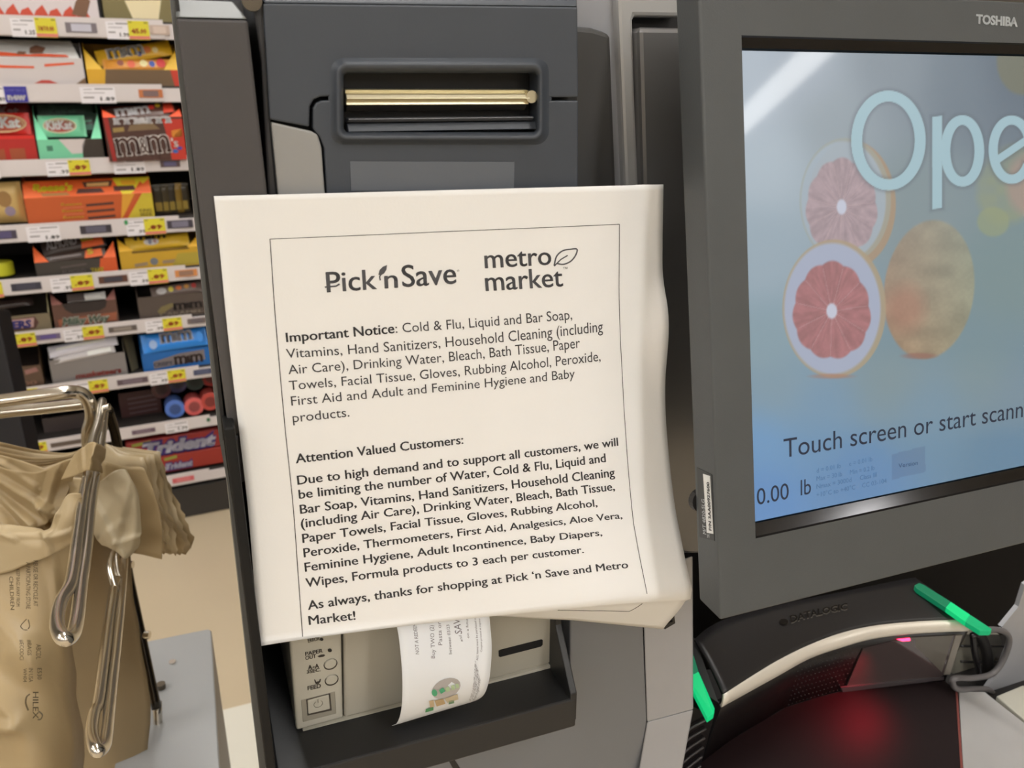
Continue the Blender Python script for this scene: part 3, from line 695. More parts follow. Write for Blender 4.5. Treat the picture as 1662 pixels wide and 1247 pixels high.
# tower body and covers
kslab('tower_body', [(430, -40), (936, -40), (938, 1000), (470, 1000)], -.014, -.09, mat('tower_inner_black', (24, 23, 23), .5), tw)
kslab('upper_cover', [(427, 5), (938, 11), (939, 158), (873, 158), (873, 118), (557, 118), (557, 156), (520, 157), (509, 162), (503, 173), (502, 206), (438, 194)], -.003, -.014, grayd, tw, bevel=.0008)
cf = [KP(427, 4.5, -.003), KP(938, 10.5, -.003), KP(936, -60, -.02), KP(420, -70, -.02)]
prism('cover_top', cf, -K.Z * .03, grayd, tw, bevel=.001)
kslab('lower_cover', [(508, 209), (508, 176), (513, 167), (522, 163), (557, 162), (557, 215), (873, 215), (873, 163), (939, 163), (935, 992), (470, 992), (453, 336), (532, 336), (526, 240), (519, 222)], -.003, -.014, grayd, tw, bevel=.0008)
kslab('side_flap', [(440, 198), (506, 213), (516, 219), (522, 240), (529, 332), (453, 332)], -.003, -.014, mat('flap_silver', (150, 145, 136), .42), tw, bevel=.0008, label='pale grey hinged side flap')


def rrect(x0, y0, x1, y1, r, n=6):
    out = []
    for cx, cy, a0 in ((x1 - r, y0 + r, -90), (x1 - r, y1 - r, 0), (x0 + r, y1 - r, 90), (x0 + r, y0 + r, 180)):
        for i in range(n + 1):
            a = math.radians(a0 + 90 * i / n); out.append((cx + r * math.cos(a), cy + r * math.sin(a)))
    return out


def ring(name, loops, m, parent, fr=K, **k):
    vs, fs = [], []; n = len(loops[0][0])
    for pts, nn in loops: vs += [fr.px(x, y, nn) for x, y in pts]
    for l in range(len(loops) - 1):
        for i in range(n): fs.append([l * n + i, l * n + (i + 1) % n, (l + 1) * n + (i + 1) % n, (l + 1) * n + i])
    return mk(name, vs, fs, m, parent, smooth=True, **k)


bz = ring('slot_bezel', [(rrect(533, 92, 895, 238, 24), -.0034), (rrect(543, 98, 883, 230, 18), -.0022), (rrect(546, 102, 881, 227, 16), .0008), (rrect(549, 106, 878, 224, 14), .0014), (rrect(553, 111, 875, 220, 12), .0006), (rrect(557, 117, 872, 215, 8), -.0016), (rrect(558, 118, 871, 214, 8), -.0138)], grayd, tw)
g0 = K.uv(557, 150, -.006); g1 = K.uv(857, 152, -.006)
zz = lambda y, n=-.006: KP(700, y, n)[2]
# paper cutter bar: profile swept along the slot
def sweep(name, prof, x0, x1, m, parent, **k):
    fr = [K.p(x0, z - K.O[2], n) for z, n in prof]; return prism(name, fr, K.X * (x1 - x0), m, parent, **k)
sweep('cutter_bar', [(zz(144), -.009), (zz(146), -.0045), (zz(151), -.0055), (zz(153), -.003), (zz(160), -.0018), (zz(165), -.004), (zz(170), -.0035), (zz(171), -.0085)], g0[0] + .0006, g1[0] - .0006, champ, tw, bevel=.0003, label='champagne metal paper cutter bar')
sweep('cutter_teeth', [(zz(170), -.009), (zz(171), -.005), (zz(180), -.008), (zz(181), -.012)], g0[0] + .001, g1[0] - .001, mat('dark_steel', (60, 56, 50), .4, metal=.6), tw)
sweep('lower_lip', [(zz(190), -.011), (zz(190.5), -.0035), (zz(192.5), -.003), (zz(197), -.0055), (zz(198), -.012)], g0[0] + .001, g1[0] + .002, mat('lip_grey', (92, 90, 90), .3), tw, bevel=.0003)
sweep('lower_plate', [(zz(198), -.012), (zz(199), -.0065), (zz(212), -.005), (zz(214), -.012)], g0[0] + .001, g1[0] + .005, grayd, tw, bevel=.0003)
cyl('roller_pin', KP(858, 157, -.006), K.Z, .0028, .004, champ, tw)
kslab('clear_sticker', [(568, 262), (835, 263), (834, 308), (570, 310)], -.0026, -.0031, mat('film_sticker', (98, 100, 102), .35, bump=(150, .3, .0005)), tw, label='translucent grey film sticker')
# right hand housings
kslab('side_housing', [(930, 42), (962, 45), (988, 53), (992, 60), (1001, 300), (1004, 1000), (930, 1000)], -.04, -.12, graym, tw, bevel=.003)
kslab('silver_panel', [(900, -60), (998, -60), (1000, 0), (1009, 128), (1015, 298), (1030, 700), (930, 700)], -.05, -.13, silver, tw, bevel=.002)
kslab('silver_frame', [(1000, -60), (1110, -60), (1110, 27), (1030, 26), (1028, 33), (1031, 150), (1037, 300), (1048, 700), (1030, 700), (1015, 298), (1008, 128)], -.044, -.13, silverl, tw, bevel=.002)
kslab('frame_channel', [(1024, 20), (1130, 22), (1140, 700), (1040, 700)], -.056, -.13, black, tw)
kslab('door_panel', [(1037, 44), (1140, 46), (1150, 900), (1060, 900)], -.038, -.055, mat('door_silver', (124, 119, 113), .32, metal=.5, bump=(1500, .08, .0002)), tw, bevel=.0025)
# lower body
kslab('body_panel', [(925, 960), (1042, 960), (1050, 1172), (1030, 1330), (560, 1330), (688, 1205), (925, 1140)], -.02, -.14, silverd, tw, bevel=.001)
vv, ff = prism_vf([KP(1042, 930, -.02), KP(1124, 903, -.012), KP(1125, 1152, -.010), KP(1050, 1172, -.02)], [KP(1042, 930, -.14), KP(1124, 903, -.14), KP(1125, 1152, -.14), KP(1050, 1172, -.14)])
mk('body_wing', vv, ff, silver, tw, bevel=.001, label='light silver side wing')
vv, ff = prism_vf([KP(1050, 1172, -.02), KP(1125, 1152, -.010), KP(1092, 1330, -.004), KP(1024, 1330, -.012)], [KP(1050, 1172, -.14), KP(1125, 1152, -.14), KP(1092, 1330, -.14), KP(1024, 1330, -.14)])
mk('body_wing', vv, ff, silver, tw, bevel=.001, label='lower facet of the silver wing')
kbase = [K.p(-.125, .0, -.05), K.p(.10, .0, -.05)]
fbox('tower_base', K, -.125, .10, -K.O[2], .745 - K.O[2], -.14, -.05, silverd, tw)
kslab('body_slot', [(727, 1233), (736, 1231), (756, 1262), (744, 1264)], -.0195, -.03, black, tw)
# printer bay
uR = K.uv(936, 1131, .012)[0]; uL = K.uv(431.5, 1247, .012)[0]; ZF = .81; OZ = K.O[2]
def kbox(name, u0, u1, z0, z1, n0, n1, m, parent, **k): return fbox(name, K, u0, u1, z0 - OZ, z1 - OZ, n0, n1, m, parent, **k)
bay = mat('bay_black', (32, 31, 30), .42, bump=(900, .15, .0003))
kbox('bay_floor', uL + .005, uR, .789, ZF, -.12, .012, bay, tw, bevel=.0012)
kbox('bay_left_wall', uL, uL + .005, .76, 1.01, -.12, .012, mat('bay_wall_black', (22, 21, 20), .6, spec=.3), tw, bevel=.001)
kbox('bay_back', uL, uR, .79, .93, -.13, -.12, mat('matt_black', (13, 11, 10), .8, spec=.2), tw)
side = [(-.12, .93), (-.02, .93), (-.012, K.px(932, 1008, -.012)[2]), (.0118, .8135), (.0118, .7935), (-.12, .790)]
prism('bay_right_wall', [K.p(uR - .004, z - OZ, n) for n, z in side], K.X * .0044, bay, tw, bevel=.0008)

# ------------------------------------------------------------------ coupon printer in the bay
cp = thing('coupon_printer', KP(700, 1130, -.06), 'beige coupon printer with round buttons inside the black bay', 'printer')
n_ = -.02
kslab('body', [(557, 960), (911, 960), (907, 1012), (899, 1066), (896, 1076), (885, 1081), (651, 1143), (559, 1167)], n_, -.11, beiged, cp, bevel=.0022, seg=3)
kslab('control_panel', [(458, 960), (553, 960), (554.5, 1036), (557, 1166), (481, 1187), (470, 1048)], n_ + .001, -.11, beige, cp, bevel=.0016, seg=3)
kslab('base_strip', [(492, 1187), (610, 1157), (895, 1080), (896, 1084), (610, 1161), (492, 1191)], n_ + .0015, -.10, beige, cp)
for cx, cy in ((536.6, 1078.8), (538.4, 1104.5)):
    e1 = [(cx + 11.2 * math.cos(a), cy + 8.8 * math.sin(a) - 2.4 * math.cos(a)) for a in np.linspace(0, 2 * math.pi, 25)[:-1]]
    kslab('button_recess', e1, n_ + .0013, n_ - .002, mat('recess_dark', (70, 62, 52), .6), cp)
    e2 = [(cx + 9.8 * math.cos(a), cy + 7.4 * math.sin(a) - 2.2 * math.cos(a)) for a in np.linspace(0, 2 * math.pi, 25)[:-1]]
    kslab('button', e2, n_ + .0022, n_ - .002, beige, cp, bevel=.0006)
kslab('power_recess', [(488.5, 1137), (544, 1123), (546, 1159), (491.5, 1173)], n_ + .0013, n_, mat('power_recess', (150, 140, 120), .5), cp, bevel=.0004)
kslab('power_shadow_gap', [(497, 1136), (536, 1126), (538.5, 1153.5), (499, 1162)], n_ + .0015, n_, mat('recess_dark', (70, 62, 52), .6), cp)
kslab('power_button', [(499, 1138), (534, 1128.5), (536, 1151.5), (500.5, 1160)], n_ + .0021, n_, beige, cp, bevel=.0005)
pf_ = n_ + .0024
cpx, cpy = 516.5, 1143
arc = [K.px(cpx + 7 * math.cos(a), cpy + 5.5 * math.sin(a) - 1.6 * math.cos(a), pf_) for a in np.linspace(-math.pi * .3, math.pi * 1.3, 16)]
v, f = tube_vf(arc, .00012, 5); mk('power_mark', v, f, mat('mark_grey', (128, 118, 100), .5), cp)
v, f = tube_vf([KP(516, 1135.5, pf_), KP(516.3, 1141, pf_)], .00012, 5); mk('power_mark', v, f, MATS['mark_grey'], cp)
kslab('indicator_lamp', [(535.4 + 3.4 * math.cos(a), 1056.4 + 2.6 * math.sin(a)) for a in np.linspace(0, 2 * math.pi, 13)[:-1]], n_ + .0015, n_, black, cp)
kslab('indicator_lamp', [(522 + 3 * math.cos(a), 1038.5 + 2.2 * math.sin(a)) for a in np.linspace(0, 2 * math.pi, 13)[:-1]], n_ + .0015, n_, black, cp)
tz = n_ + .0014
print_on('panel_lettering', [text_px(K, 'PAPER', (495.4, 1065), (524, 1059.2), 6, tz, bold=.02), text_px(K, 'OUT', (495.8, 1071.8), (513.3, 1068), 6, tz, bold=.02),
         text_px(K, 'A', (500, 1087.7), (507, 1086.2), 7, tz, bold=.03), text_px(K, 'A', (511, 1085.6), (518, 1084.2), 7, tz, bold=.03), poly_px(K, [(507, 1083), (509, 1082.6), (509, 1081.4), (511, 1083), (509, 1084.6), (509, 1083.6), (507, 1084)], tz),
         text_px(K, '3SEC.', (497.8, 1094.2), (521, 1089.6), 5.5, tz, bold=.02), text_px(K, 'FEED', (499.4, 1121), (521, 1116.4), 6.5, tz, bold=.02), text_px(K, 'ERROR', (500, 1043.5), (519, 1039.5), 6, tz, bold=.02),
         poly_px(K, [(510, 1103), (512, 1104), (513, 1107), (518, 1106), (519, 1103), (521, 1102), (520, 1107), (517, 1110.5), (513, 1111), (511, 1108)], tz),
         poly_px(K, [(515, 1065.5), (521, 1063), (526, 1062.5), (528, 1064), (525, 1066.5), (518, 1067.5)], tz)], mat('panel_ink', (62, 54, 46), .6), cp)
kslab('card_slot', rrect(809, 1043, 881, 1058, 3), n_ + .0004, n_ - .01, black, cp).modifiers.clear()
cslot = [o for o in cp.children if o.name.startswith('card_slot')][0]; bpy.data.objects.remove(cslot)
kslab('card_slot', [(809.5, 1057), (812, 1055.5), (879, 1038.5), (881, 1039.5), (880.8, 1047), (878, 1050), (812, 1067), (809.8, 1066)], n_ + .0004, n_ - .01, mat('slot_black', (14, 12, 12), .7), cp)

# ------------------------------------------------------------------ coupon slip
LE = [(636, 990, .004), (645, 1022, .010), (650, 1059, .014), (653, 1100, .016), (652.6, 1139, .014), (649, 1163, .009), (643, 1175.5, .003), (636, 1178, -.004)]
RE = [(792, 975, .004), (794.7, 1006, .010), (798, 1050, .014), (795.6, 1092, .016), (791, 1115, .014), (785, 1128, .009), (776, 1135.5, .003), (765, 1140, -.004)]


def slip(s, t):
    x = t * (len(LE) - 1); i = min(int(x), len(LE) - 2); fr = x - i
    def cr(E):
        P = [V(E[max(i - 1, 0)]), V(E[i]), V(E[i + 1]), V(E[min(i + 2, len(E) - 1)])]
        return .5 * (2 * P[1] + (P[2] - P[0]) * fr + (2 * P[0] - 5 * P[1] + 4 * P[2] - P[3]) * fr ** 2 + (-P[0] + 3 * P[1] - 3 * P[2] + P[3]) * fr ** 3)
    a, b = cr(LE), cr(RE)
    return K.px(a[0], a[1], a[2]) * (1 - s) + K.px(b[0], b[1], b[2]) * s


def newton(S, x, y, s=.5, t=.5):
    for _ in range(25):
        p = proj(S(s, t)); e = V([x, y]) - p; h = 1e-4
        J = np.column_stack([(proj(S(s + h, t)) - p) / h, (proj(S(s, t + h)) - p) / h]); d = np.linalg.solve(J, e)
        d = np.clip(d, -.15, .15); s += d[0]; t += d[1]
        s = min(max(s, -.05), 1.05); t = min(max(t, .0), .999)
    return V([s, t])


nr, nc = 36, 12
vs = [slip(j / nc, min(i / nr, .9999)) for i in range(nr + 1) for j in range(nc + 1)]
fs = [[i * (nc + 1) + j, i * (nc + 1) + j + 1, (i + 1) * (nc + 1) + j + 1, (i + 1) * (nc + 1) + j] for i in range(nr) for j in range(nc)]
cs = thing('coupon_slip', KP(710, 1140, .0), 'curling white coupon slip hanging from the beige printer', 'coupon')
mk('sheet', vs, fs, paperb, cs, smooth=True, solid=.0002, solid_off=0)


def surf_text(S, st, A, B, Hp, lift=.0004, off=K.Z, Cc=None, **k):
    """text on a curved sheet: baseline A->B, Hp = point one cap height above A (all measured points)"""
    a, b, c = newton(S, *A), newton(S, *B), newton(S, *Hp)
    g, f = text_unit(st, **k); out = []
    for q in g:
        st_ = a + (b - a) * q[0] + (c - a) * q[1]
        out.append(S(st_[0], min(st_[1], .999)) + off * lift)
    return out, f


def cpt(x, y): return (620 + x / 5.667, 980 + y / 5.667)
L = [('NOT A REDEEM', (340, 462), (312, 180), (308, 462), 0), ('Buy TWO (2) Pa', (485, 500), (462, 130), (450, 500), 0), ('Pasta or S', (552, 378), (533, 120), (517, 378), 0), ('between 03/23', (640, 462), (616, 190), (614, 462), 0),
     ('and', (742, 345), (728, 290), (718, 345), 0), ('SAVE', (735, 275), (705, 100), (672, 275), .0), ('on a future', (800, 315), (785, 110), (778, 315), 0), ('ALL items must be purchased in', (882, 520), (862, 130), (864, 520), 0), ('Coupon printed at register', (918, 440), (900, 130), (903, 440), 0)]
pt_ = [surf_text(slip, s, cpt(*a), cpt(*b), cpt(*c), res=2, bold=bd) for s, a, b, c, bd in L]
for s, a, b, c in [('NO COPIES OR INTERNET ORDERS', (812, 892), (885, 612), (796, 880)), ('Receipt in single order', (842, 885), (905, 690), (828, 875))]:
    pt_.append(surf_text(slip, s, cpt(*a), cpt(*b), cpt(*c), res=1))
print_on('coupon_lettering', pt_, mat('thermal_ink', (120, 112, 112), .6), cs)


def surf_poly(S, pts, lift=.0004, off=K.Z): return [S(*newton(S, *p)) + off * lift for p in pts], [list(range(len(pts)))]


ell = lambda cx, cy, rx, ry, rot, n=18: [cpt(cx + math.cos(rot) * rx * math.cos(a) - math.sin(rot) * ry * math.sin(a), cy + math.sin(rot) * rx * math.cos(a) + math.cos(rot) * ry * math.sin(a)) for a in np.linspace(0, 2 * math.pi, n + 1)[:-1]]
print_on('logo_oval', [surf_poly(slip, ell(588, 778, 140, 88, -.42))], cm((176, 166, 156)), cs)
print_on('logo_green', [surf_poly(slip, ell(480, 815, 25, 32, -.3), .0007), surf_poly(slip, [cpt(520, 790), cpt(560, 765), cpt(580, 800), cpt(540, 825)], .0007)], cm((76, 158, 110)), cs)
print_on('logo_letters', [surf_poly(slip, [cpt(*q) for q in p], .0007) for p in ([(575, 770), (610, 755), (625, 795), (590, 808)], [(630, 750), (660, 740), (672, 780), (640, 792)], [(670, 735), (700, 728), (708, 765), (680, 775)])], cm((170, 186, 140)), cs)
for c, lst in (((196, 168, 128), [(430, 890), (470, 880), (480, 940), (440, 950)]), ((186, 156, 112), [(480, 885), (560, 868), (580, 915), (500, 940)]), ((196, 176, 140), [(570, 868), (690, 825), (700, 875), (600, 905)]), ((86, 150, 96), [(400, 965), (470, 945), (470, 975), (395, 995)]), ((110, 140, 104), [(610, 890), (660, 880), (660, 910), (610, 920)])):
    print_on('picture_strip', [surf_poly(slip, [cpt(*q) for q in lst], .0007)], cm(c), cs)

# ------------------------------------------------------------------ notice sheet
NL = [(347, 318.5), (356, 400), (365.5, 500), (375.6, 594), (388, 700), (401.8, 820), (411.5, 935), (420.4, 1046)]
NR = [(1076.7, 299.5), (1075.3, 390), (1074.2, 485), (1077.5, 600), (1082, 700), (1093, 805), (1106, 878), (1123, 957)]


def cri(E, t):
    x = t * (len(E) - 1); i = min(int(x), len(E) - 2); f = x - i
    P = [V(E[max(i - 1, 0)], dtype=float), V(E[i], dtype=float), V(E[i + 1], dtype=float), V(E[min(i + 2, len(E) - 1)], dtype=float)]
    if i == 0: P[0] = 2 * P[1] - P[2]
    if i == len(E) - 2: P[3] = 2 * P[2] - P[1]
    return .5 * (2 * P[1] + (P[2] - P[0]) * f + (2 * P[0] - 5 * P[1] + 4 * P[2] - P[3]) * f * f + (-P[0] + 3 * P[1] - 3 * P[2] + P[3]) * f ** 3)


def nn(s, t): return .0015 + (.006 + .034 * max(s, 0) ** 1.3) * max(t, 0) ** 2


def sheet(s, t):
    a, b = cri(NL, min(max(t, 0), .9999)), cri(NR, min(max(t, 0), .9999))
    P = K.px(a[0], a[1], nn(0, t)) * (1 - s) + K.px(b[0], b[1], nn(1, t)) * s
    P = P + K.Z * (nn(s, t) - (nn(0, t) * (1 - s) + nn(1, t) * s))
    # soft dents: a lifted curl on the right edge, a vertical crease near the top right
    d = math.exp(-((t - .33) / .085) ** 2) * max(0, (s - .93) / .07) ** 1.5 * .0035
    e = s - (1.0 - (t - .22) * .42) if .22 < t < .36 else (s - (.941 + (t - .36) * .22) if .36 <= t < .55 else -1)
    d += .0030 * max(0, min(e, .03)) / .03 * math.exp(-((t - .33) / .10) ** 2)
    d += -.0018 * math.exp(-((s - .945) / .02) ** 2) * max(0, 1 - t / .18)
    d += .0012 * math.sin(math.pi * s) * math.sin(math.pi * t) + .0016 * max(0, t - .975) / .025 * 0
    return P + K.Z * d


nt_ = thing('notice_sheet', KP(720, 1010, .01), 'white printed customer notice taped to the charcoal tower', 'notice')
nc, nr = 60, 60
vs = []
FLAPN = 10
e_ = lambda s: sheet(s, .9999)
def flapend(s):
    # the bottom of the sheet folds under: it tucks up behind at the left and hangs at the right
    pts = [(0.0, (428, 1000), .002), (.4, (640, 1000), .004), (.62, (800, 1000), .006), (.74, (868, 1004), .008), (.83, (929, 1006.8), .009), (1.0, (1076, 1021.5), .010)]
    for i in range(len(pts) - 1):
        if s <= pts[i + 1][0]:
            f = (s - pts[i][0]) / (pts[i + 1][0] - pts[i][0]); a = pts[i]; b = pts[i + 1]
            x = a[1][0] + (b[1][0] - a[1][0]) * f; y = a[1][1] + (b[1][1] - a[1][1]) * f
            return K.px(x, y, a[2] + (b[2] - a[2]) * f)
    return K.px(*pts[-1][1], pts[-1][2])
def flap(s, t):
    """t 0..1 from the fold to the loose end"""
    A = e_(s); B = flapend(s); dn = K.Z * .0022 - UP * .001
    c = 4 * t * (1 - t)
    P = A * (1 - t) + B * t
    bend = -UP * .004 * math.sin(math.pi * min(t * 1.0, 1)) * (.3 + .7 * s)
    return P + bend * (1 - t) + dn * (math.sin(math.pi * min(1, t * 6)) if t < 1 / 6 else 0)
for i in range(nr + 1):
    for j in range(nc + 1): vs.append(sheet(j / nc, i / nr * .9999))
for i in range(1, FLAPN + 1):
    for j in range(nc + 1): vs.append(flap(j / nc, i / FLAPN))
RR = nr + FLAPN
fs = [[i * (nc + 1) + j, i * (nc + 1) + j + 1, (i + 1) * (nc + 1) + j + 1, (i + 1) * (nc + 1) + j] for i in range(RR) for j in range(nc)]
mk('paper', vs, fs, paperm, nt_, smooth=True, solid=.00015, solid_off=0)


def q6(x, y): return (340 + x / 2.1038, 290 + y / 2.1038)
def q7(x, y): return (340 + x / 2.0519, 700 + y / 2.0519)
lines = [("Important Notice", q6(262, 558), q6(632, 527), .018), (": Cold & Flu, Liquid and Bar Soap,", q6(636, 526.6), q6(1238, 480), 0),
         ("Vitamins, Hand Sanitizers, Household Cleaning (including", q6(263, 613), q6(1343, 522), 0), ("Air Care), Drinking Water, Bleach, Bath Tissue, Paper", q6(270, 668), q6(1265, 577), 0),
         ("Towels, Facial Tissue, Gloves, Rubbing Alcohol, Peroxide,", q6(273, 722), q6(1335, 622), 0), ("First Aid and Adult and Feminine Hygiene and Baby", q6(280, 775), q6(1247, 680), 0), ("products.", q6(285, 832), q6(478, 812), 0),
         ("Attention Valued Customers:", q6(295, 972), q6(867, 905), .018),
         ("Due to high demand and to support all customers, we will", q7(293, 178), q7(1361, 48), .016), ("be limiting the number of Water, Cold & Flu, Liquid and", q7(298, 225), q7(1320, 102), .016),
         ("Bar Soap, Vitamins, Hand Sanitizers, Household Cleaning", q7(302, 275), q7(1350, 150), .016), ("(including Air Care), Drinking Water, Bleach, Bath Tissue,", q7(305, 322), q7(1350, 196), .016),
         ("Paper Towels, Facial Tissue, Gloves, Rubbing Alcohol,", q7(310, 372), q7(1292, 250), .016), ("Peroxide, Thermometers, First Aid, Analgesics, Aloe Vera,", q7(314, 420), q7(1375, 290), .016),
         ("Feminine Hygiene, Adult Incontinence, Baby Diapers,", q7(318, 468), q7(1308, 347), .016), ("Wipes, Formula products to 3 each per customer.", q7(321, 520), q7(1247, 405), .016),
         ("As always, thanks for shopping at Pick \u2018n Save and Metro", q7(328, 595), q7(1395, 455), .016), ("Market!", q7(331, 645), q7(487, 627), .016)]
for i, (st, A, B, bd) in enumerate(lines):
    h = 14.9 if i < 8 else 14.4
    P = surf_text(sheet, st, A, B, (A[0] - h * .105, A[1] - h), .00025, bold=bd, res=3)
    print_on('printed_line', [P], ink, nt_)


def stroke(S, pts, w, lift=.00025, sub=24):
    """thin printed line through measured points of the sheet"""
    st = [newton(S, *p) for p in pts]; out = []
    for a, b in zip(st[:-1], st[1:]):
        for i in range(sub): out.append(a + (b - a) * i / sub)
    out.append(st[-1]); vs, fs = [], []
    for i, p in enumerate(out):
        d = out[min(i + 1, len(out) - 1)] - out[max(i - 1, 0)]; d = d * V([.216, .235]); d /= np.linalg.norm(d); n = V([-d[1] / .216, d[0] / .235]) * w / 2
        for q in (p + n, p - n): vs.append(S(q[0], min(q[1], .9998)) + K.Z * lift)
    for i in range(len(out) - 1): fs.append([2 * i, 2 * i + 1, 2 * i + 3, 2 * i + 2])
    return vs, fs


print_on('printed_frame', [stroke(sheet, [(438, 388), (720, 376), (1005, 364)], .00035), stroke(sheet, [(438, 388), (463, 700), (491.5, 1039)], .00035), stroke(sheet, [(1005, 364), (1007, 560), (1015, 700), (1028, 850), (1050.5, 968)], .00035)], ink, nt_)
fl_ = lambda t: (lambda s: s)(t)
fs_pts = [K.px(x, y, 0) for x, y in ()]
def flap_line(pts, w=.00035, lift=.0004):
    def S(s, t): return flap(s, t)
    st = []
    for x, y in pts:
        s, t = .93, .5
        for _ in range(40):
            p = proj(S(s, t)); e = V([x, y]) - p; h = 1e-3
            J = np.column_stack([(proj(S(s + h, t)) - p) / h, (proj(S(s, t + h)) - p) / h])
            try: d = np.linalg.solve(J, e)
            except Exception: break
            d = np.clip(d, -.05, .05); s = min(max(s + d[0], 0.3), .999); t = min(max(t + d[1], 0.02), .99)
        st.append((s, t))
    P = []
    for (a, b), (c, d) in zip(st[:-1], st[1:]):
        for i in range(12): P.append(flap(a + (c - a) * i / 12, b + (d - b) * i / 12) + (K.Z * .3 - UP * .1) * lift * 1.6)
    v, f = tube_vf(P, w / 2, 4); return v, f
print_on('printed_frame', [flap_line([(905, 990.5), (960, 991.5), (1021, 992.4), (1037, 973)])], ink, nt_)
print_on('printed_logo', [surf_text(sheet, "Pick", (530.5, 474.5), (612, 469), (528, 442), .00025, bold=.012, res=4), surf_text(sheet, "n", (624, 468.2), (646, 466.8), (622.5, 438), .00025, bold=.012, res=4),
         surf_text(sheet, "Save", (653, 466), (741, 460), (650.6, 431), .00025, bold=.012, res=4), surf_text(sheet, "metro", (786.8, 435.5), (895, 429.5), (784.5, 405), .00025, bold=.012, res=4),
         surf_text(sheet, "market", (788.2, 472.5), (914, 464.6), (785.5, 441), .00025, bold=.012, res=4), surf_text(sheet, "\u2122", (914, 440), (921, 439.5), (913.5, 434), .00025, res=2), surf_text(sheet, "\u00ae", (741.5, 441), (745.5, 440.6), (741.2, 438), .00025, res=2),
         stroke(sheet, [(527, 466), (545, 464.5), (551, 461)], .0008, .0003, 6),
         surf_poly(sheet, [(614, 446), (616, 438), (621, 433), (628, 430), (627, 438), (623, 444), (618, 447)], .00025), stroke(sheet, [(617, 455), (616, 449), (621, 440)], .0006, .0003, 5)], inkg, nt_)
lfp = catmull([V(p, dtype=float) for p in [(899, 431), (903, 416), (913, 407), (926, 404.5), (936, 404.5), (934, 414), (926, 424), (914, 429), (903, 427.5)]], 4)
print_on('printed_logo', [stroke(sheet, [tuple(p) for p in lfp], .0008, .0003, 2), stroke(sheet, [(899, 432), (910, 421), (921, 414.5)], .0007, .0003, 6)], inkg, nt_)
o = kslab('dark_corner', [(1076, 1016), (1092, 1009), (1090, 996), (1094, 995), (1096, 1012), (1079, 1022)], .0, -.004, black); tag(o, 'small black L-shaped piece under the folded notice edge', 'tape')  # small black L-shaped slab at the right end of the flap

# ------------------------------------------------------------------ touch monitor
mon = thing('touch_monitor', M.px(1400, 960, -.03), 'large grey touch screen monitor showing sliced grapefruit', 'monitor')
ub0, ub1 = .1033, .3033 + .163
vt = .1705; vb = -.134
o0, o1, p0, p1 = .1256, .1256 + .3185, -.0949, .1494
def mbox(u0, u1, v0, v1, n0, n1, m, name, **k): return fbox(name, M, u0, u1, v0, v1, n0, n1, m, mon, **k)
def loopM(u0, u1, v0, v1, n): return [M.p(u0, v0, n), M.p(u1, v0, n), M.p(u1, v1, n), M.p(u0, v1, n)]
vs = loopM(ub0 + .004, ub1 - .004, vb + .008, vt - .004, -.0212) + loopM(ub0, ub1, vb, vt, -.017) + loopM(ub0, ub1, vb, vt, -.0008) + loopM(ub0 + .0008, ub1 - .0008, vb + .0008, vt - .0008, 0) + loopM(o0, o1, p0, p1, 0)
vs = vs[:4] + loopM(ub0, ub1, vb + .004, vt, -.019) + vs[8:]
fs = [[3, 2, 1, 0]]
for l in range(4):
    for i in range(4): fs.append([l * 4 + i, l * 4 + (i + 1) % 4, (l + 1) * 4 + (i + 1) % 4, (l + 1) * 4 + i])
mk('bezel', vs, fs, monm, mon, bevel=.0006)
# recess walls: glossy black, the lower one sloped
s0, s1, w0, w1 = .1286, .1286 + .306, -.0876, .1436
gl = mat('glossy_black_trim', (20, 18, 18), .25, spec=.22)
vs = loopM(o0, o1, p0, p1, 0) + loopM(o0 + .0003, o1 - .0003, p0 + .0012, p1 - .0006, -.0012) + loopM(o0 + .0008, s1 + .002, w0 - .0012, w1 + .0012, -.0043)
fs = [[l * 4 + i, l * 4 + (i + 1) % 4, (l + 1) * 4 + (i + 1) % 4, (l + 1) * 4 + i] for l in range(2) for i in range(4)]
mk('screen_surround', vs, fs, gl, mon)
vs, fs = prism_vf([M.p(o0 + .001, p0 + .0008, -.0008), M.p(o1, p0 + .0008, -.0008), M.p(o1, w0 - .0006, -.0032), M.p(o0 + .002, w0 - .0006, -.0032)], [M.p(o0 + .001, p0 + .0004, -.0040), M.p(o1, p0 + .0004, -.0040), M.p(o1, w0 - .0008, -.0045), M.p(o0 + .002, w0 - .0008, -.0045)])
mk('chrome_lip', vs, fs, mat('dark_chrome', (74, 74, 76), .12, metal=1., raw=True), mon, label='dark mirror finish lower lip of the screen')

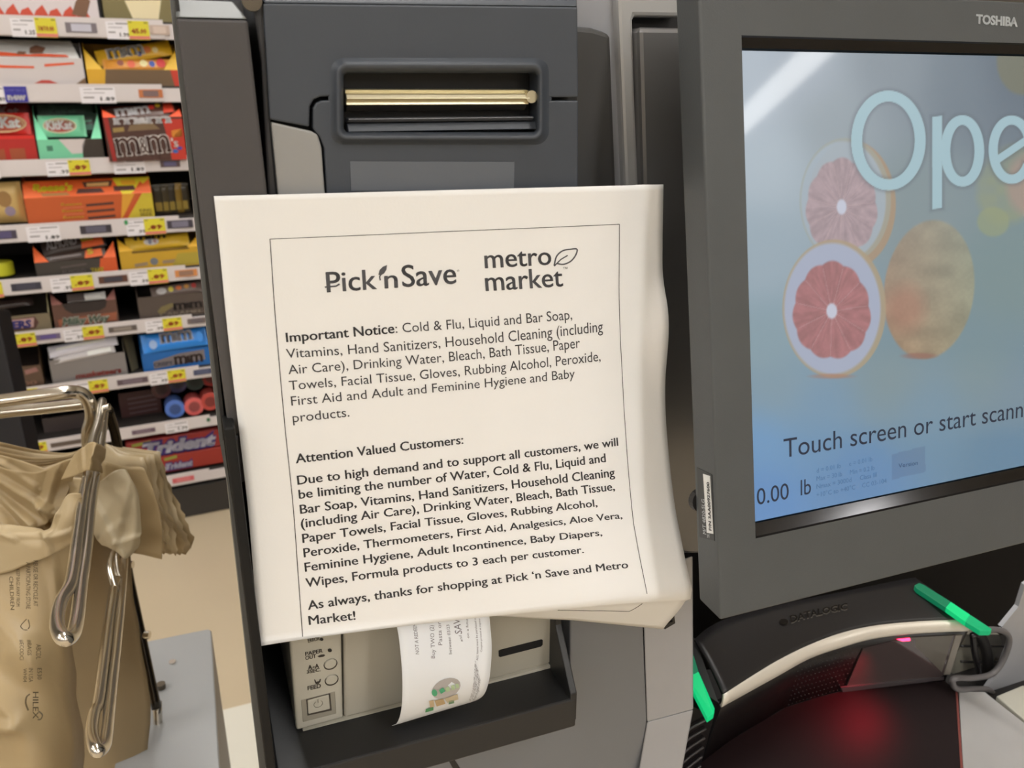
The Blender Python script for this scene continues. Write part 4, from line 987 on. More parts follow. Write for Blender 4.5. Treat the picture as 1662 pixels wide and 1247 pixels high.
# the picture on the screen, painted by formula on the panel
nu, nv = 560, 420
uu = np.linspace(s0 - .002, s1 + .001, nu); vv_ = np.linspace(w0, w1, nv)
UU, VV = np.meshgrid(uu, vv_)
PW = M.O + UU[..., None] * M.X + VV[..., None] * M.Y + M.Z * -.0040
D = PW - CAM; w_ = D @ F0; PX = 831 + FPX * (D @ R0) / w_; PY = 623.5 - FPX * (D @ U0) / w_
ctrl = [(1210, 95, 178, 192, 206), (1300, 120, 165, 178, 192), (1210, 180, 176, 190, 204), (1450, 110, 136, 150, 162), (1640, 110, 100, 116, 132), (1240, 260, 178, 194, 206), (1350, 200, 152, 166, 176), (1225, 420, 158, 178, 192), (1560, 130, 116, 132, 146), (1640, 450, 124, 148, 152), (1480, 330, 134, 152, 158),
        (1240, 560, 140, 166, 178), (1450, 620, 126, 150, 158), (1250, 640, 128, 158, 176), (1600, 600, 122, 148, 156), (1235, 700, 112, 160, 206), (1330, 680, 112, 154, 190), (1500, 670, 112, 150, 178), (1650, 640, 116, 144, 164), (1240, 820, 98, 148, 204), (1400, 780, 98, 144, 192), (1640, 740, 98, 138, 168), (1900, 400, 110, 136, 150), (2100, 700, 96, 136, 170)]
num = np.zeros(PX.shape + (3,)); den = np.zeros(PX.shape)
for x, y, r, g, b_ in ctrl:
    wgt = 1 / (((PX - x) ** 2 + (PY - y) ** 2) / 1e4 + .25) ** 2
    num += wgt[..., None] * V([r, g, b_], dtype=float); den += wgt
IMG = num / den[..., None]


def blend(mask, col):
    global IMG
    IMG = IMG * (1 - mask[..., None]) + V(col, dtype=float) * mask[..., None]


def em(cx, cy, rx, ry, soft=.03, rot=0.):
    c, s = math.cos(rot), math.sin(rot); dx, dy = PX - cx, PY - cy
    d = np.sqrt(((c * dx + s * dy) / rx) ** 2 + ((-s * dx + c * dy) / ry) ** 2)
    return np.clip((1 - d) / soft + .5, 0, 1), d, np.arctan2((-s * dx + c * dy) / ry, (c * dx + s * dy) / rx)


rng = np.random.RandomState(3)
gn = rng.rand(60, 80)
def vnoise(sx, sy, sd=0):
    a = PX / sx + 17.3 * sd; b = PY / sy + 9.1 * sd; i = np.floor(a).astype(int); j = np.floor(b).astype(int); fx, fy = a - i, b - j
    fx = fx * fx * (3 - 2 * fx); fy = fy * fy * (3 - 2 * fy)
    g = lambda p, q: gn[q % 60, p % 80]
    return (g(i, j) * (1 - fx) + g(i + 1, j) * fx) * (1 - fy) + (g(i, j + 1) * (1 - fx) + g(i + 1, j + 1) * fx) * fy
# faint table glow and far segments
m, _, _ = em(1440, 640, 300, 60, .8); blend(m * .25, (150, 165, 170))
m, _, _ = em(1660, 100, 42, 54, .12); blend(m * .75, (122, 122, 100))
m, _, _ = em(1640, 300, 52, 66, .25, .4); blend(m * .6 * (.75 + .5 * vnoise(14, 14)), (150, 158, 128))
m, _, _ = em(1612, 360, 26, 24, .2); blend(m * .6, (156, 164, 122))
m, _, _ = em(1668, 300, 34, 48, .4); blend(m * .6, (186, 150, 140))


def half(cx, cy, rx, ry, fx, fy, frx, fry, flesh, pith, rim, k, edge=None, rot=0.):
    m, d, a = em(cx, cy, rx, ry, .03, rot); blend(m * .9 * k, rim)
    m, d, a = em(cx - 3, cy, rx * .93, ry * .95, .05, rot); blend(m * .92 * k, pith)
    _, d, a = em(fx, fy, frx, fry, .05, rot)
    scal = 1 + .055 * np.abs(np.sin(a * 5.5 + .6)) - .03 + .02 * np.sin(a * 3)
    mf = np.clip((scal - d) / .05 + .5, 0, 1); ai = (a + 4) * 14; ri = d * 5; i_ = np.floor(ai).astype(int); j_ = np.floor(ri).astype(int); qx = ai - i_; qy = ri - j_; g_ = lambda p, q: gn[p % 60, q % 80]
    rad = (g_(i_, j_) * (1 - qx) + g_(i_ + 1, j_) * qx) * (1 - qy) + (g_(i_, j_ + 1) * (1 - qx) + g_(i_ + 1, j_ + 1) * qx) * qy
    tex = .90 + .20 * rad + .05 * vnoise(4, 4)
    fl3 = V(flesh, dtype=float)
    shade = (tex[..., None] * fl3)
    IMG[:] = IMG * (1 - mf[..., None] * .92 * k) + np.clip(shade, 0, 255) * mf[..., None] * .92 * k
    seg = (np.abs(np.sin(a * 5.5 + .6)) < .07 / np.maximum(d, .12)) & (d < .93) & (d > .1)
    blend(seg * .28 * k, (206, 176, 178))
    m, _, _ = em(fx, fy, frx * .14, fry * .16, .35, rot); blend(m * .95, (206, 212, 230))


# whole fruit, back half, front half
m, d, a = em(1508, 470, 73, 113, .05, .12); sh = .86 + .2 * vnoise(26, 20) + .06 * vnoise(4, 4, 3)
lr = np.clip((PX - 1440) / 140, 0, 1); tb = np.clip((PY - 370) / 210, 0, 1)
colr = (V([178, 142, 112])[None, None] * (1 - lr[..., None]) + V([160, 156, 128])[None, None] * lr[..., None]) * (1 - .05 * tb[..., None])
mm = m * (.62 + .33 * tb); IMG[:] = IMG * (1 - mm[..., None]) + np.clip(colr * sh[..., None] * 1.02, 0, 255) * mm[..., None]
m, _, _ = em(1470, 500, 30, 36, .9); blend(m * .35, (190, 116, 100)); m, _, _ = em(1492, 578, 26, 5, .6); blend(m * .6, (150, 100, 92))
m, _, _ = em(1382, 332, 72, 104, .04); blend(m * .85, (176, 148, 120))
half(1372, 326, 74, 102, 1366, 336, 57, 77, (172, 142, 148), (168, 186, 204), (164, 168, 158), .82)
half(1354, 501, 84, 112, 1350, 505, 62, 78, (166, 104, 106), (172, 184, 212), (178, 160, 132), .97)
m, _, _ = em(1350, 611, 34, 4, .6); blend(m * .5, (176, 120, 100))
# "Open": letter shapes as distance fields
def stroke_ell(cx, cy, rx, ry, w):
    d = np.sqrt(((PX - cx) / rx) ** 2 + ((PY - cy) / ry) ** 2); g = np.sqrt(((PX - cx) / rx ** 2) ** 2 + ((PY - cy) / ry ** 2) ** 2) / np.maximum(d, 1e-6)
    return np.abs((d - 1) / np.maximum(g, 1e-9)) - w / 2
def seg_d(ax, ay, bx, by, w):
    t = np.clip(((PX - ax) * (bx - ax) + (PY - ay) * (by - ay)) / ((bx - ax) ** 2 + (by - ay) ** 2), 0, 1)
    return np.hypot(PX - ax - t * (bx - ax), PY - ay - t * (by - ay)) - w / 2
SD = stroke_ell(1442, 228, 51.5, 72, 18)
def box_d(x0, y0, x1, y1, sk=0.): return np.maximum(np.maximum(x0 - PX, PX - x1), np.maximum(y0 - (PY + sk * (PX - x0)), (PY + sk * (PX - x0)) - y1))
SD = np.minimum(SD, box_d(1513, 190, 1529, 340, .15))
SD = np.minimum(SD, stroke_ell(1562, 245, 27.5, 50, 16))
e1 = np.maximum(stroke_ell(1642, 243, 30, 48, 15), -np.maximum(np.maximum(1650 - PX, (PY - 262) * .8 - (PX - 1650) * .2), 240 - PY))
SD = np.minimum(SD, e1); SD = np.minimum(SD, seg_d(1615, 262, 1668, 226, 12))
SD = np.minimum(SD, box_d(1696, 200, 1710, 296)); SD = np.minimum(SD, np.maximum(stroke_ell(1727, 240, 22, 44, 14), PY - 250)); SD = np.minimum(SD, box_d(1742, 235, 1756, 296))
blend(np.clip(1 - SD / 9, 0, 1) ** 2 * .5 * (SD > 0), (84, 96, 108))
blend(np.clip(.5 - SD / 1.6, 0, 1), (168, 201, 212))
# version button
mb = ((PX > 1447) & (PX < 1502) & (PY > 738 - .26 * (PX - 1447)) & (PY < 779 - .24 * (PX - 1447))); blend(mb * .28, (72, 98, 140))
IMG = np.clip(IMG, 0, 255) * .97
vsS = (PW - ROOT[mon.name]).reshape(-1, 3)
ii, jj = np.meshgrid(np.arange(nv - 1), np.arange(nu - 1), indexing='ij'); base = ii * nu + jj
fsS = np.stack([base, base + 1, base + nu + 1, base + nu], -1).reshape(-1, 4)
me = bpy.data.meshes.new('screen'); me.vertices.add(len(vsS)); me.vertices.foreach_set('co', vsS.ravel())
me.loops.add(fsS.size); me.loops.foreach_set('vertex_index', fsS.ravel().astype(np.int32)); me.polygons.add(len(fsS)); me.polygons.foreach_set('loop_start', np.arange(0, fsS.size, 4, dtype=np.int32)); me.polygons.foreach_set('loop_total', np.full(len(fsS), 4, dtype=np.int32))
me.update(); me.validate()
ca = me.color_attributes.new('picture', 'FLOAT_COLOR', 'POINT'); rgba = np.ones((len(vsS), 4), dtype=np.float32); rgba[:, :3] = lin(IMG.reshape(-1, 3)); ca.data.foreach_set('color', rgba.ravel())
sm = bpy.data.materials.new('lit_display_picture'); sm.use_nodes = True; nt = sm.node_tree; bs = nt.nodes['Principled BSDF']
vc = nt.nodes.new('ShaderNodeVertexColor'); vc.layer_name = 'picture'
bs.inputs['Base Color'].default_value = (.01, .01, .01, 1); bs.inputs['Roughness'].default_value = .36; bs.inputs['Specular IOR Level'].default_value = .9; bs.inputs['Coat Weight'].default_value = .36; bs.inputs['Coat Roughness'].default_value = .05
nt.links.new(vc.outputs['Color'], bs.inputs['Emission Color']); bs.inputs['Emission Strength'].default_value = .86
me.materials.append(sm); so = bpy.data.objects.new('screen', me); COL.objects.link(so); so.parent = mon; ROOT['screen'] = ROOT[mon.name]; so['label'] = 'lit screen with pale blue lettering over grapefruit'
scrink = mat('screen_dark_lettering', (40, 48, 66), .3); scrg = mat('screen_faint_lettering', (82, 112, 146), .3)
sn = -.0038
a = M.uv(1272, 743.5, sn); b = M.uv(1583.8, 690.2, sn); g1_, _ = glyphs('Touch screen or start'); g2_, _ = glyphs('Touch screen or start scanning')
rat = (g2_[:, 0].max() - g2_[:, 0].min()) / (g1_[:, 0].max() - g1_[:, 0].min()); d = (b - a); ang = math.atan2(d[1], d[0]); h = np.linalg.norm(M.uv(1272, 713, sn) - a)
print_on('screen_lettering', [text_fr(M, 'Touch screen or start scanning', a[0], a[1], np.linalg.norm(d) * rat, h, sn, ang, res=5), text_px(M, '0.00', (1228.8, 820), (1280.4, 809.6), 26, sn, res=5), text_px(M, 'lb', (1299.6, 804.5), (1316.2, 801.5), 25, sn, res=5)], scrink, mon)
print_on('screen_small_print', [text_px(M, 'd = 0.01 lb     e = 0.01 lb', (1325.5, 768), (1415.9, 748.7), 7.5, sn, res=2, bold=-.005), text_px(M, 'Max = 30 lb     Min = 0.2 lb', (1325.5, 781), (1419.6, 763), 7.5, sn, res=2), text_px(M, 'Nmax = 3000d     Class III', (1325.5, 794), (1423, 774), 7.5, sn, res=2), text_px(M, '+10\u00b0C to +40\u00b0C    CC 03-104', (1325.5, 807.5), (1439, 783.8), 7.5, sn, res=2)], scrg, mon)
print_on('button_lettering', [text_px(M, 'Version', (1458.3, 759.8), (1489.7, 754.6), 7, sn, res=2)], mat('button_ink', (60, 78, 108), .3), mon)
print_on('maker_lettering', [text_px(M, 'TOSHIBA', (1584, 37.8), (1651.6, 43), 14.2, .0003, bold=.05)], mat('silver_lettering', (214, 212, 204), .35), mon)
# serial label on the left side
Sd = Fr(M.p(ub0, 0, 0), M.Z, M.Y, -M.X)
def sd(x, y, n=.0001): return onp(x, y, Sd.O + Sd.Z * n, Sd.Z)
prism('serial_plate', [sd(x, y, .0004) for x, y in [(1131, 759), (1155, 771), (1159, 878), (1135, 872)]], -Sd.Z * .0004, mat('plate_dark', (56, 56, 54), .4), mon, label='dark serial plate')
prism('serial_label', [sd(x, y, .0006) for x, y in [(1141, 769.5), (1152, 773), (1157.5, 867), (1147, 865)]], -Sd.Z * .0003, cm((222, 216, 204)), mon, label='white serial sticker')
def side_text(st, A, B, H, m, **k):
    a, b, c = sd(*A, .0008), sd(*B, .0008), sd(*H, .0008); g, f = text_unit(st, **k)
    return mk('serial_lettering', [a + (b - a) * q[0] + (c - a) * q[1] for q in g], f, m, mon, recalc=False)
side_text('P/N 3AA00927600', (1154.8, 862), (1151, 783), (1150.5, 861), ink, bold=.03, res=2)
side_text('M/T 4820-5LG', (1146, 868), (1143.5, 811), (1141, 866.5), cm((190, 188, 182)), res=2)
side_text('TYPE', (1152, 874), (1151.5, 868), (1148, 873), cm((190, 188, 182)), res=1)
cyl('side_knob', M.p(ub0 + .004, -.077, -.019), -M.Z, .006, .004, black, mon)
kslab('monitor_mount', [(1420, 200), (1700, 200), (1700, 700), (1420, 700)], -.032, -.07, black, mon, fr=M)

# ------------------------------------------------------------------ scanner and scale
ZS, ZPL = .72, .65
scn = thing('barcode_scanner', onz(1370, 1080, ZPL), 'black barcode scanner with curved silver strip and green light bars', 'scanner')
up_e = [(1174.8, 1127), (1211.7, 1103), (1262.6, 1072), (1313.4, 1047), (1364.3, 1028), (1415, 1016.4), (1475.6, 1009.9), (1531.3, 1007), (1564.6, 1007.5), (1580, 1019.6)]
lo_e = [(1169.8, 1148.7), (1211.7, 1125.8), (1262.6, 1097.8), (1313.4, 1069.8), (1364.3, 1052), (1415, 1038), (1475.6, 1030), (1531, 1026.6), (1562, 1025.5), (1580, 1024.8)]
bt_e = [(1136.7, 1239), (1186, 1202), (1237, 1171.6), (1275.3, 1148.7), (1325, 1133), (1366.8, 1122), (1435, 1113), (1500, 1109), (1520, 1107), (1534, 1106)]
bk_e = [(1128, 1037), (1148, 1020), (1180, 1004), (1230, 990), (1290, 976), (1350, 964), (1400, 954), (1440, 946), (1470, 940), (1486, 938)]
UE = catmull([onz(x, y, ZS) for x, y in up_e], 4); LO = catmull([onz(x, y, ZS - .0105) for x, y in lo_e], 4); BT = catmull([onz(x, y, ZPL) for x, y in bt_e], 4); BK = catmull([onz(x, y, ZS + .016) for x, y in bk_e], 4)
nE = len(UE)
def strip_grid(name, rows, m, parent, smooth=True, **k):
    n = len(rows[0]); vs = [p for r in rows for p in r]
    fs = [[i * n + j, i * n + j + 1, (i + 1) * n + j + 1, (i + 1) * n + j] for i in range(len(rows) - 1) for j in range(n - 1)]
    return mk(name, vs, fs, m, parent, smooth=smooth, **k)
mix = lambda A, B, t: [a * (1 - t) + b * t for a, b in zip(A, B)]
cover = mat('scanner_brushed_black', (30, 27, 26), .42, bump=(500, .1, .0003))
strip_grid('top_cover', [[p for p in BK]] + [[q + UP * .003 * math.sin(math.pi * t) for q in mix(BK, UE, t)] for t in (.2, .4, .6, .8, .93)] + [UE], cover, scn, solid=.003)
silv = mat('satin_silver_strip', (226, 219, 207), .3, metal=.25, raw=True)
outw = K.Z * .0012
rows_ = [mix(UE, LO, 0), [p + outw for p in mix(UE, LO, .12)], [p + outw * 1.6 for p in mix(UE, LO, .5)], [p + outw for p in mix(UE, LO, .9)], LO]
strip_grid('silver_strip', rows_, silv, scn, solid=.002, label='curved satin silver front strip')
back_ = [p - K.Z * .004 for p in LO]
strip_grid('front_face', [back_, [p - K.Z * .001 for p in mix(back_, BT, .5)], BT], mat('scanner_front_black', (24, 20, 19), .35), scn, solid=.003)
def FP(x, y, off=.0008):
    """point on the scanner's front face seen at a photo position"""
    best = None
    for j in range(nE - 1):
        a, b, c, d = proj(back_[j]), proj(back_[j + 1]), proj(BT[j]), proj(BT[j + 1])
        for t in np.linspace(0, 1, 21):
            p, q = a * (1 - t) + c * t, b * (1 - t) + d * t
            s = np.clip(np.dot(V([x, y]) - p, q - p) / max(1e-9, np.dot(q - p, q - p)), 0, 1); e = np.linalg.norm(p + (q - p) * s - V([x, y]))
            if best is None or e < best[0]: best = (e, (back_[j] * (1 - s) + back_[j + 1] * s) * (1 - t) + (BT[j] * (1 - s) + BT[j + 1] * s) * t)
    return best[1] + K.Z * off
# perforated grille: raised studs
gv, gf = [], []
for i in range(15):
    for j in range(9):
        tx, ty = i / 14, j / 8
        x = (1296 + (1393 - 1296) * tx) * (1 - ty) + (1279 + (1364 - 1279) * tx) * ty; y = (1080 + (1048 - 1080) * tx) * (1 - ty) + (1142 + (1117 - 1142) * tx) * ty
        c = FP(x, y, .0006); r = .0006
        o_ = len(gv); gv += [c + K.X * r, c + UP * r, c - K.X * r, c - UP * r, c + K.Z * .0006]; gf += [[o_, o_ + 1, o_ + 4], [o_ + 1, o_ + 2, o_ + 4], [o_ + 2, o_ + 3, o_ + 4], [o_ + 3, o_, o_ + 4]]
mk('speaker_grille', gv, gf, mat('grille_grey', (40, 35, 33), .5), scn, kind='stuff')
win = [FP(1400, 1050), FP(1440, 1040), FP(1480, 1034), FP(1520, 1031), FP(1550, 1030), FP(1532, 1092), FP(1524, 1100), FP(1480, 1103), FP(1430, 1108), FP(1372, 1118)]
prism('window_glass', win, -K.Z * .001, mat('scanner_window', (70, 58, 54), .08, coat=1.), scn, label='dark scanner window')
prism('window_trim', [FP(1549, 1029, .0015), FP(1560, 1028, .0015), FP(1541, 1092, .0015), FP(1530, 1092, .0015)], -K.Z * .002, mat('trim_taupe', (128, 118, 104), .35), scn)
prism('window_trim', [FP(1364, 1116, .0015), FP(1530, 1098, .0015), FP(1530, 1103, .0015), FP(1366, 1122, .0015)], -K.Z * .002, mat('trim_dark', (70, 62, 60), .35), scn)
prism('window_wedge', [FP(1470, 1036, .0012), FP(1545, 1031, .0012), FP(1527, 1088, .0012)], -K.Z * .001, mat('wedge_taupe', (96, 88, 76), .3), scn)  # taupe triangle across the upper right of the window
redm = emis('red_scan_light_and_reflection', (1.0, .03, .10), 6.)
prism('scan_light_and_reflection', [FP(1453, 1034, .002), FP(1474, 1032, .002), FP(1475, 1037, .002), FP(1462, 1038, .002)], -K.Z * .0005, redm, scn, label='red reflection in the scanner window, put in as a glowing patch')  # glowing patch stands for the red reflection in the window glass
prism('scan_light_and_reflection', [FP(1395, 1112.5, .002), FP(1436, 1108.5, .002), FP(1436, 1110.5, .002), FP(1395, 1114.5, .002)], -K.Z * .0005, redm, scn, label='glowing red line at the window foot')
# end pieces
eL = [onz(1128, 1037, ZS + .012), onz(1166, 1141, ZS - .003), onz(1170, 1150, ZS - .011), onz(1137, 1239, ZPL), onz(1112, 1180, ZPL), onz(1112, 1060, ZS)]
prism('end_cap', eL, -K.X * .003 - K.Z * .01, black, scn)
def bar_px(name, pts, z0, z1, m, th, **k):
    P = [onz(x, y, z0 if i in (0, 1, len(pts) - 1) else z1) for i, (x, y) in enumerate(pts)]
    return prism(name, P, -UP * th, m, scn, bevel=.0008, **k)
gdim = emis('green_lightbar_dim', (.0, .10, .045), 1.); gbright = emis('green_lightbar_bright', (.0, .37, .125), 1.0)
def zgr(x, y): return ZS + .004 + .018 * max(0, (1022 - y) / 85.) if x > 1300 else ZS + .003 + .014 * max(0, (1150 - y) / 110.)
def gq(name, pts, m, **k): prism(name, [onz(x, y, zgr(x, y)) for x, y in pts], -UP * .005, m, scn, bevel=.0005, **k)
gq('light_bar_housing', [(1112, 1050), (1126, 1064), (1134, 1090), (1126, 1096), (1112, 1072)], gdim, label='dim end of the left green bar')
gq('light_bar', [(1112, 1074), (1126, 1094), (1134, 1090), (1160, 1150), (1158, 1158), (1148, 1165), (1112, 1096)], gbright, label='glowing green left light bar')
gq('light_bar_housing', [(1484, 950), (1492, 946), (1500, 949.5), (1543, 976.5), (1535, 986), (1488, 955)], gdim, label='dim end of the right green bar')
gq('light_bar', [(1543, 976.5), (1575, 998), (1567, 1009), (1535, 986)], gbright, label='glowing green right light bar')
gq('light_bar_housing', [(1575, 998), (1610, 1021), (1607, 1024), (1591, 1024), (1567, 1009)], emis('green_lightbar_mid', (.0, .22, .085), 1.), label='green lower end of the right bar')
# maker name laid on the cover, emboss edge light in a paler copy
def cov(s, t):
    x = min(max(s, 0), .9999) * (nE - 1); i = int(x); f_ = x - i
    return (BK[i] * (1 - f_) + BK[i + 1] * f_) * (1 - t) + (UE[i] * (1 - f_) + UE[i + 1] * f_) * t + UP * .003 * math.sin(math.pi * min(max(t, 0), 1))
CUP = UP * .8 + K.Z * .6
P1 = surf_text(cov, 'DATALOGIC', (1283, 1011.5), (1374, 989.5), (1280.5, 1000.5), .0012, off=CUP, bold=.03, res=2)
print_on('maker_lettering', [P1, surf_poly(cov, [(1271 + 7 * math.cos(t_), 1010 + 4.6 * math.sin(t_)) for t_ in np.linspace(0, 2 * math.pi, 15)[:-1]], .0012, off=CUP)], mat('emboss_black', (14, 12, 12), .2), scn)
P1 = surf_text(cov, 'DATALOGIC', (1283.6, 1013.2), (1374.6, 991.2), (1281.1, 1002.2), .0008, off=CUP, bold=.03, res=2)  # paler copy shifted down stands for the lit lower letter edges
print_on('maker_lettering', [P1], mat('emboss_edge_light', (96, 88, 78), .3), scn)
void = mat('matt_black', (13, 11, 10), .8, spec=.2)
hs_ = fbox('console_back', Fr(K.O * V([1, 1, 0]), K.X, UP, K.Z), .098, 1.6, .40, .92, -.30, -.27, void); tag(hs_, 'black back board of the console behind scanner and monitor', 'back board')
# red pool of light from the scanner window
ld = bpy.data.lights.new('laser_glow', 'SPOT'); ld.color = (1.0, .0, .04); ld.energy = .25; ld.specular_factor = .15; ld.spot_size = math.radians(120); ld.spot_blend = 1.; ld.shadow_soft_size = .012
lo_ = bpy.data.objects.new('laser_glow', ld); COL.objects.link(lo_); lp = FP(1405, 1056, .015); tgt = onz(1375, 1150, ZPL)
lo_.location = Vector(lp - ROOT[scn.name]); lo_.parent = scn; dv = Vector(tgt - lp); lo_.rotation_euler = dv.to_track_quat('-Z', 'Y').to_euler()

plt = thing('scale_platter', onz(1340, 1240, ZPL - .01), 'dark glass scale platter glowing red below the scanner', 'scale')
plm = mat('dark_platter_glass', (28, 17, 17), .6, spec=.25, var=.1, scale=200.)
prism('glass_plate', [onz(x, y, ZPL) for x, y in [(1134, 1241)] + bt_e[1:] + [(1551, 1122), (1554, 1160), (1559, 1247), (1563, 1330), (1060, 1330)]], -UP * .006, plm, plt)
prism('platter_edge', [onz(x, y, ZPL + .0004) for x, y in [(1551, 1122), (1554, 1122), (1563, 1247), (1567, 1330), (1563, 1330), (1559, 1247)]], -UP * .006, mat('red_edge', (120, 62, 54), .4), plt)
stp = mat('brushed_steel_plate', (180, 173, 163), .36, metal=.3, bump=(40, .1, .001), var=.12, scale=25.)
o = prism('steel_counter_plate', [onz(x, y, ZPL) for x, y in [(1556, 1123), (1598, 1123), (1700, 1203), (1800, 1330), (1568, 1330)]], -UP * .006, stp, bevel=.0006); tag(o, 'brushed steel counter plate right of the dark platter', 'counter plate')
o = prism('beige_counter_plate', [onz(x, y, ZPL + .001) for x, y in [(1617, 1130), (1660, 1112), (1760, 1150), (1760, 1245), (1700, 1200)]], -UP * .008, mat('beige_plate', (176, 168, 148), .4), bevel=.001); tag(o, 'small beige counter plate in the lower right corner', 'counter plate')
o = prism('counter_base', [onz(x, y, ZPL - .012) for x, y in [(1060, 1100), (1480, 1040), (1800, 1020), (1900, 1400), (1040, 1400)]], -UP * .637, black); tag(o, 'black counter base under the scanner plates', 'counter')
# side stand with handle opening
st_ = thing('silver_side_stand', KP(1680, 1080, -.05), 'silver side stand with a rounded handle opening, right edge', 'stand')
kslab('stand_panel', [(1760, 880), (1664, 950), (1653, 985), (1626, 1018), (1642, 1040), (1622, 1090), (1598, 1124), (1614, 1128), (1662, 1110), (1760, 1100)], -.045, -.049, silver, st_)
kslab('inner_panel', [(1560, 1030), (1622, 1030), (1626, 1044), (1600, 1100), (1545, 1104)], -.075, -.09, mat('inner_beige', (140, 132, 114), .45), st_)
hd = [KP(x, y, -.044) for x, y in [(1590, 1024), (1612, 1022), (1630, 1026), (1638, 1038), (1634, 1058), (1622, 1082), (1606, 1096), (1580, 1101), (1552, 1101), (1546, 1108), (1556, 1119), (1600, 1119), (1612, 1126)]]
tube('handle_frame', hd, .0026, mat('handle_grey', (96, 90, 86), .4), st_)
tube('dark_cable', [KP(1586, 1026, -.06), KP(1597, 1044, -.06), KP(1603, 1070, -.06), KP(1603, 1096, -.06)], .0048, black, st_)
tube('dark_cable', [KP(1579, 1030, -.056), KP(1582, 1060, -.056), KP(1590, 1094, -.056)], .0028, blackgloss, st_)
for y in (1049, 1074): tube('wire', [KP(1560, y, -.062), KP(1590, y + (0 if y < 1060 else 1), -.062), KP(1632 if y < 1060 else 1618, y, -.062)], .0012, black, st_)
o = kslab('scanner_side_grille', [(1090, 1130), (1150, 1160), (1160, 1160), (1137, 1242), (1130, 1330), (1060, 1330)], -.045, -.08, blackgloss); tag(o, 'black ribbed housing between silver tower and scanner', 'housing')
gr_ = thing('air_vent', KP(1130, 1240, -.043), 'thin curved black ribs of the housing left of the scanner', 'vent')
for i in range(6):
    y = 1176 + 15 * i; tube('rib', [KP(1108, y + 18, -.043), KP(1122, y + 6, -.043), KP(1148 - i * 2, y - 8, -.043)], .0009, mat('rib_grey', (60, 54, 52), .3), gr_, n=4)

# ------------------------------------------------------------------ bagging area
ped = thing('bagging_pedestal', onz(300, 1150, .0), 'grey metal bagging pedestal with dark side', 'stand')
top = [onz(x, y, .50) for x, y in [(200, 1049), (330, 1022.5), (338, 1021), (343, 1024), (362, 1330), (180, 1330)]]
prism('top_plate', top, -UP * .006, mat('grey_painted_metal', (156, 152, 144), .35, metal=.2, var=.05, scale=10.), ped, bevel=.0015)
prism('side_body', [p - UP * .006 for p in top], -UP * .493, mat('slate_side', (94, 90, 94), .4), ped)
cyl('screw', onz(280, 1076, .50), UP, .004, .002, chrome, ped)
cyl('screw', onz(262, 1117, .50), UP, .005, .006, steel, ped)

br = thing('bag_rack', onz(250, 1200, .5), 'chrome tube bag rack with two long looped hooks', 'rack')
def dy(y): return .86 + (y - 651) / (1042 - 651) * (.47 - .86)
tube('top_bar', [atd(x, y, d) for x, y, d in [(-120, 668, .80), (0, 651, .82), (96, 638, .84), (122, 636.5, .85), (137, 642, .855), (146, 656, .86), (149, 678, .865), (143, 705, .87), (146, 745, .88)]], .0068, chrome, br)
tube('lower_bar', [atd(x, y, d) for x, y, d in [(-120, 688, .83), (0, 670, .85), (70, 663, .865), (140, 655, .88)]], .0062, chrome, br)
h1 = [(166, 651), (160, 685), (151, 716), (144, 763), (135.5, 805), (124, 888), (119, 925), (113, 952), (99, 976), (93, 1004), (96, 1028), (107, 1038), (119, 1029), (126, 999), (132, 947), (140.5, 890), (147, 826), (155, 772), (163, 722), (169, 668)]
tube('long_hook', [atd(x, y, dy(y) + (.0 if i < 12 else .013)) for i, (x, y) in enumerate(h1)], .0043, chrome, br)
tube('hook_knob', [atd(162, 668, .845), atd(171, 662, .845), atd(178, 660, .845)], .0034, chrome, br)
h2 = [(190, 940), (183.4, 962), (174.8, 1019), (161, 1130), (152.5, 1159), (149, 1191), (157, 1218), (168, 1213), (172.5, 1193), (179, 1133), (190, 1033), (197, 962), (200.6, 905)]
dz = lambda y: .80 + (y - 905) / (1218 - 905) * (.50 - .80)
tube('long_hook', [atd(x, y, dz(y) + (0 if i < 7 else .008)) for i, (x, y) in enumerate(h2)], .0040, chrome, br)
tube('small_loop', [atd(x, y, d) for x, y, d in [(190, 962, .75), (183, 942, .755), (178.5, 920, .765), (182, 901, .78), (187, 899, .785), (190, 925, .775), (197, 950, .765)]], .0030, chrome, br)
drk = mat('dark_chrome_rod', (74, 68, 60), .22, metal=.9, raw=True)
tube('brace_rod', [atd(x, y, d) for x, y, d in [(175, 664, .87), (190, 722, .89), (198, 830, .90), (205, 914, .90), (229, 1032, .90), (254, 1150, .90)]], .0052, drk, br)
tube('post', [atd(255, 1140, .905), atd(256.5, 1200, .905), atd(258, 1320, .905)], .0050, chrome, br, n=3)
for x, y in ((212, 917), (239, 1031)): cyl('bolt', atd(x - 5, y, .90), R0, .0042, .006, chrome, br)
tube('upright', [atd(150, 660, .87), atd(157, 700, .88), atd(165, 760, .89)], .0062, steel, br)

# plastic bags ------------------------------------------------------------
GB = 'tan plastic bags hanging on the chrome hooks'
def bag(name, rows, label, m=bagm, wr=.004, ws=18., seed=0, n=6, group=GB, **k):
    o = grid(name, [[atd(*p) for p in r] for r in rows], m, n=n, wr=wr, ws=ws, seed=seed, **k); tag(o, label, 'bag', group); return o


